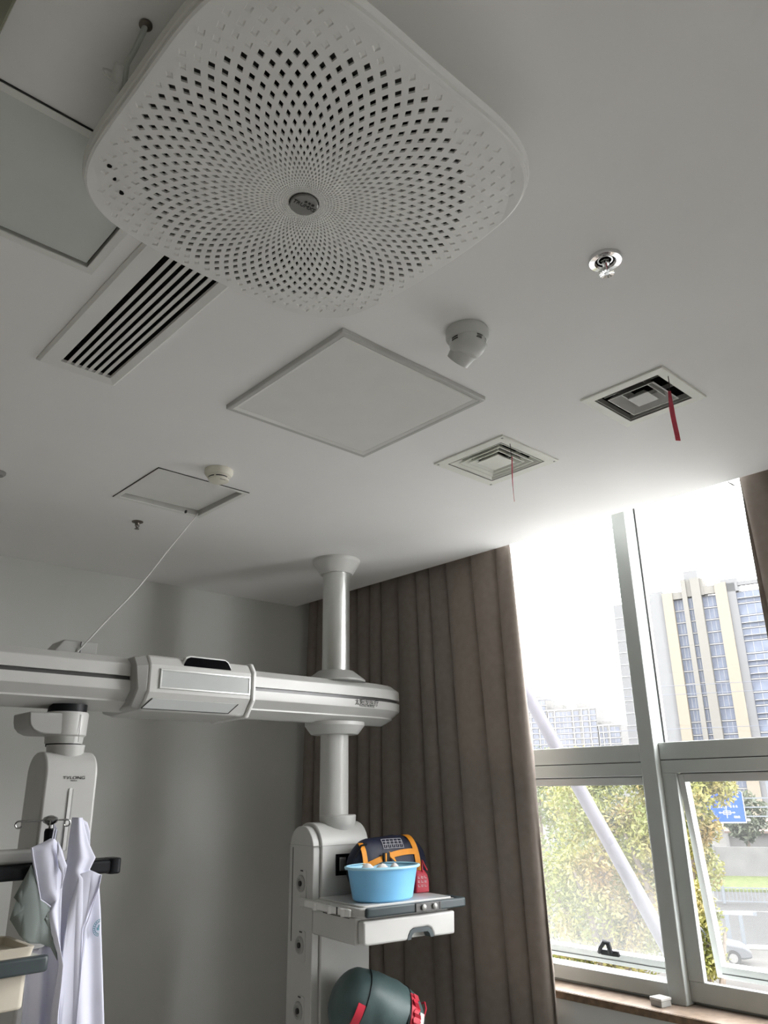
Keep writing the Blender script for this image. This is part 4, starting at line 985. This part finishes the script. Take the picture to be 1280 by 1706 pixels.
# white diagonal steel brace just outside the glass, from the ledge up to the facade
br = thing('steel_brace', 'pale steel pipe brace slanting down across the left panes outside', 'brace', (4.2, 2.4, .6))
d0, d1 = Vector((4.2, 2.27, .62)), Vector((4.2, 3.83, 3.35))
mesh('pipe', MB().tube([tuple(d0-Vector((4.2, 2.4, .6))), tuple(d1-Vector((4.2, 2.4, .6)))], .040, 24), 'steel_white', br)
mesh('foot_plate', MB().box(-.12, .12, -.28, .06, .0, .02), 'steel_white', br)
lg_ = tag(mesh('ledge', MB().box(3.521, 4.40, -2.6, 6.0, .50, .60), 'facade_render', smooth=0), 'rendered ledge outside under the window', 'ledge', kind='structure')

# power lines
for i, (z, y) in enumerate(((9.6, 0), (9.0, .6), (6.4, 0))):
    pw = thing('power_line', ['upper thin overhead wire crossing the white sky', 'middle thin overhead wire crossing the white sky', 'lowest thin overhead wire crossing the white sky'][i], 'wire', tuple(SF @ Vector((0, 64, z))), group='overhead wires')
    mesh('wire', MB().tube([tuple(SF @ Vector((s_, y, -.9*(1-(s_/45)**2)))) for s_ in range(-45, 46, 5)], .022, 5), 'far_glass', pw)

# ---- big tower block
BP = Vector((154.38, 71.17, 0)); ang = R(164)
BU = Vector((math.sin(ang), math.cos(ang), 0)); BN = Vector((BU.y, -BU.x, 0))     # BN points to the viewer
if BN.dot(Vector((-1, 0, 0))) < 0: BN = -BN
BM = Matrix((BU, -BN, Vector((0, 0, 1)))).transposed().to_4x4()                   # local x along facade, y into the block
tb = thing('apartment_tower', 'tall beige and grey apartment tower filling the right window', 'building', tuple(BP))
def bb_(name, x0, x1, y0, y1, z0, z1, m, bev=0): return mesh(name, MB().box(x0, x1, y0, y1, z0, z1, BM), m, tb, smooth=0)
bb_('core_block', -16.9, 18, 1.2, 14, G, 38.6, 'tower_grey')
bb_('wing_wall', -16.9, -8.9, .4, 1.2, G, 38.9, 'tower_grey')
bb_('side_panel', -8.9, -6.2, .2, 1.2, G, 40.55, 'tower_grey')
bb_('pier', -6.2, -4.12, -.3, 1.2, G, 39.9, 'tower_beige')
bb_('parapet', -4.12, -2.0, .1, 1.2, 38.4, 39.9, 'tower_wall')
bb_('pier', -2.1, -1.14, -.5, 1.2, G, 42.3, 'tower_wall')
bb_('pier', -.17, 1.62, -.5, 1.2, G, 42.3, 'tower_wall')
bb_('stair_head', -2.0, 2.2, .0, 6, 38.6, 42.2, 'tower_wall')
bb_('roof_box', -1.4, 1.3, .5, 4, 42.2, 44.2, 'tower_grey')
bb_('parapet', 1.62, 4.4, .1, 1.2, 38.7, 40.4, 'tower_wall')
bb_('pier', 4.4, 6.63, -.3, 1.2, G, 40.6, 'tower_beige')
bb_('roof_box', 5.6, 8.8, .2, 6, 38.6, 41.3, 'tower_grey')
bb_('side_panel', 6.63, 8.25, .2, 1.2, G, 40.4, 'tower_grey')
bb_('parapet', 8.25, 18, .3, 1.2, 39.7, 40.5, 'tower_grey')
FH = 2.53; floors = [38.4-FH*k for k in range(18)]
def piece(name, w, h, d, m):
    return mesh(name, MB().box(0, w, -d, 0, 0, h, BM), m, tb, smooth=0)
def repeat(src, spots):
    for i, (x, y, z) in enumerate(spots):
        o = src
        if i: o = src.copy(); COL.objects.link(o); o.parent = tb
        o.location = BM @ Vector((x, y, z))
for (x0, x1, y, m) in ((-4.12, -2.1, 1.19, 'tower_glass'), (-1.14, -.17, .6, 'tower_glass'), (1.62, 4.4, 1.19, 'tower_glass'), (8.25, 17.5, .9, 'tower_glass')):
    w = x1-x0
    repeat(piece('window', w, FH-.42, .25, m), [(x0, y, z-FH+.3) for z in floors])
    repeat(piece('floor_slab', w, .22, .30, 'tower_slab'), [(x0, y, z-FH) for z in floors])
    nmul = 1 if w < 1.2 else (2 if w < 3 else 5)
    repeat(piece('window_bar', .07, FH-.45, .3, 'tower_slab'), [(x0+w*(k+1)/(nmul+1), y, z-FH+.3) for z in floors for k in range(nmul)])
repeat(piece('wing_line', 8, .12, .15, 'tower_slab'), [(-16.9, .45, z-FH) for z in floors])
repeat(piece('balcony_rail', 4.2, .10, .95, 'tower_slab'), [(8.4+(4.6 if i % 3 == 1 else 0), .9, z-FH+1.05) for i, z in enumerate(floors)])

# ---- far blocks
FP = Vector((333, 221, 0))
def far_block(label, x0, x1, top, boxes, cols):
    o = thing('apartment_block', label, 'building', tuple(FP), group='far apartment blocks')
    mesh('walls', MB().box(x0, x1, .5, 14, G, top, BM), 'far_wall', o, smooth=0)
    for a, b, z in boxes: mesh('roof_box', MB().box(a, b, 2, 8, top, z, BM), 'far_wall', o, smooth=0)
    mesh('parapet', MB().box(x0-.3, x1+.3, .2, 1.0, top-.5, top+.2, BM), 'tower_slab', o, smooth=0)
    wn, sl, pr_ = MB(), MB(), MB(); z = top-1.2
    while z > 8:
        for a, b in cols:
            wn.box(a, b, .3, .52, z-1.9, z, BM)
            n = max(1, int((b-a)/1.7))
            for k in range(1, n): pr_.box(a+(b-a)*k/n-.08, a+(b-a)*k/n+.08, .2, .3, z-1.9, z, BM)
        sl.box(x0+.2, x1-.2, .1, .5, z-2.45, z-2.05, BM); z -= 2.7
    for a, b in cols: pr_.box(a-.5, a-.1, .0, .5, 8, top-.6, BM)
    mesh('windows', wn, 'far_glass', o, smooth=0, kind='stuff'); mesh('floor_slabs', sl, 'tower_slab', o, smooth=0, kind='stuff'); mesh('pilasters', pr_, 'tower_slab', o, smooth=0, kind='stuff')
far_block('pale far apartment block, tallest of the three, beside the left curtain', -26, -15.3, 43.2, [(-24, -20, 45)], [(-23.5, -20.5), (-19.5, -16)])
far_block('pale far apartment block with wide blue windows, middle of the three', -14.9, 9.6, 37.2, [(-12.4, -7.3, 39.7), (-.4, 4.8, 39.9)], [(-14.3, -12.4), (-11, -3), (-1.6, .9), (2.8, 5.4), (6.6, 9.2)])
far_block('pale far apartment block, lowest of the three, beside the mullion', 10, 20.8, 28.8, [(11.6, 15.9, 30.7)], [(10.6, 11.6), (12.6, 14), (15.6, 20)])

# ---- trees
def tree(name, label, x, y, ztop, rx, rz, nleaf, leafm, size, seed, group, lobes=()):
    rnd = random.Random(seed); o = thing(name, label, 'tree', (x, y, G), group=group)
    zc = ztop-rz-G; mb = MB()
    blobs = []
    for k in range(46):
        th = rnd.uniform(0, 2*math.pi); cz = rnd.uniform(-1, 1); rr_ = math.sqrt(max(0, 1-cz*cz))*rnd.uniform(.35, .72)
        blobs.append((Vector((rx*rr_*math.cos(th), rx*rr_*math.sin(th), zc+rz*cz*.74)), rnd.uniform(.20, .34)*rx))
    blobs += [(Vector((a, b, c-G)), r_) for a, b, c, r_ in lobes for _ in range(4)]
    for _ in range(nleaf):
        c_, br_ = rnd.choice(blobs)
        d = Vector((rnd.gauss(0, 1), rnd.gauss(0, 1), rnd.gauss(0, 1))).normalized()*br_*rnd.random()**.4
        p = c_+d; a = Vector((rnd.gauss(0, 1), rnd.gauss(0, 1), rnd.gauss(0, .8))).normalized(); b = a.orthogonal().normalized()
        b = (b*math.cos(rnd.random()*6)+a.cross(b)*math.sin(rnd.random()*6)).normalized()
        s_ = size*rnd.uniform(.6, 1.3); q_ = a*s_; w = b*s_*.42
        n_ = len(mb.v); mb.v += [tuple(p-q_), tuple(p+w), tuple(p+q_), tuple(p-w)]; mb.f.append((n_, n_+1, n_+2, n_+3))
    mesh('crown', mb, leafm, o, smooth=0, fix=False, kind='stuff')
    mesh('trunk', MB().tube([(0, 0, 0), (.05, .03, zc*.4), (.0, .05, zc*.8), (.1, 0, zc+rz*.5)], [.20, .16, .12, .04], 10), 'bark', o)
    for k in range(5):
        a = 2*math.pi*k/5+seed; mesh('bough', MB().tube([(0, .03, zc*.55+.2*k), (rx*.35*math.cos(a), rx*.35*math.sin(a), zc*.85+.2*k), (rx*.65*math.cos(a), rx*.65*math.sin(a), zc+.1*k)], [.09, .06, .02], 8), 'bark', o)
    return o
tree('street_tree', 'yellow-green leafy tree just outside, reaching the blue road sign', 13.23, 7.22, 2.45, 1.12, 1.62, 15000, 'leaf_yellow', .046, 1, 'trees outside the window', [(.42, -.82, 1.55, .36), (.30, -.60, 1.75, .34), (.25, -.45, .25, .36)])
tree('street_tree', 'broad yellow-green tree behind the slanting brace in the left lower pane', 13.45, 8.67, 2.35, 1.75, 2.25, 24000, 'leaf_yellow', .048, 2, 'trees outside the window')
tree('street_tree', 'dull green tree farther out beside the curtain edge', 18.2, 13.6, 2.9, 2.6, 3.2, 16000, 'leaf_green', .07, 3, 'trees outside the window')
tree('street_tree', 'small bright green tree below the right sash stile', 11.55, 6.05, .35, .62, .72, 6000, 'leaf_yellow', .040, 5, 'trees outside the window')
tree('street_tree', 'low leafy tree at the foot of the left pane, under its sash', 10.2, 6.1, -1.35, 1.15, 1.15, 13000, 'leaf_yellow', .042, 4, 'trees outside the window')
def spos(s_, n_): p = SF @ Vector((s_, n_, 0)); return p.x, p.y
for i, (s_, n_, zt, rx, rz, lb_) in enumerate(((9.5, 86.5, 1.0, 2.6, 2.4, 'grey-green tree behind the yard wall beside the road sign mast'), (3.5, 88, .2, 3.2, 2.8, 'grey-green tree behind the yard wall beneath the blue road sign'), (-6, 88.5, 1.2, 4.0, 3.4, 'grey-green tree behind the yard wall hidden by the near yellow tree'), (-22, 91, 4.5, 5.5, 5.5, 'far tree top showing above the left transom'), (-36, 91, 5.5, 6, 5.5, 'far tree top beside the brace above the left transom'), (13.8, 80, 3.0, 2.4, 3.2, 'slim grey-green tree in front of the wall at the right edge'))):
    x, y = spos(s_, n_); tree('yard_tree', lb_, x, y, zt, rx, rz, 2600, 'leaf_dark', .28, 20+i, 'trees along the yard wall')
x, y = spos(5.2, 79.5); tree('yard_tree', 'small young tree with a pale trunk before the yard wall', x, y, -3.2, .9, 1.2, 900, 'leaf_dark', .2, 40, 'trees along the yard wall')
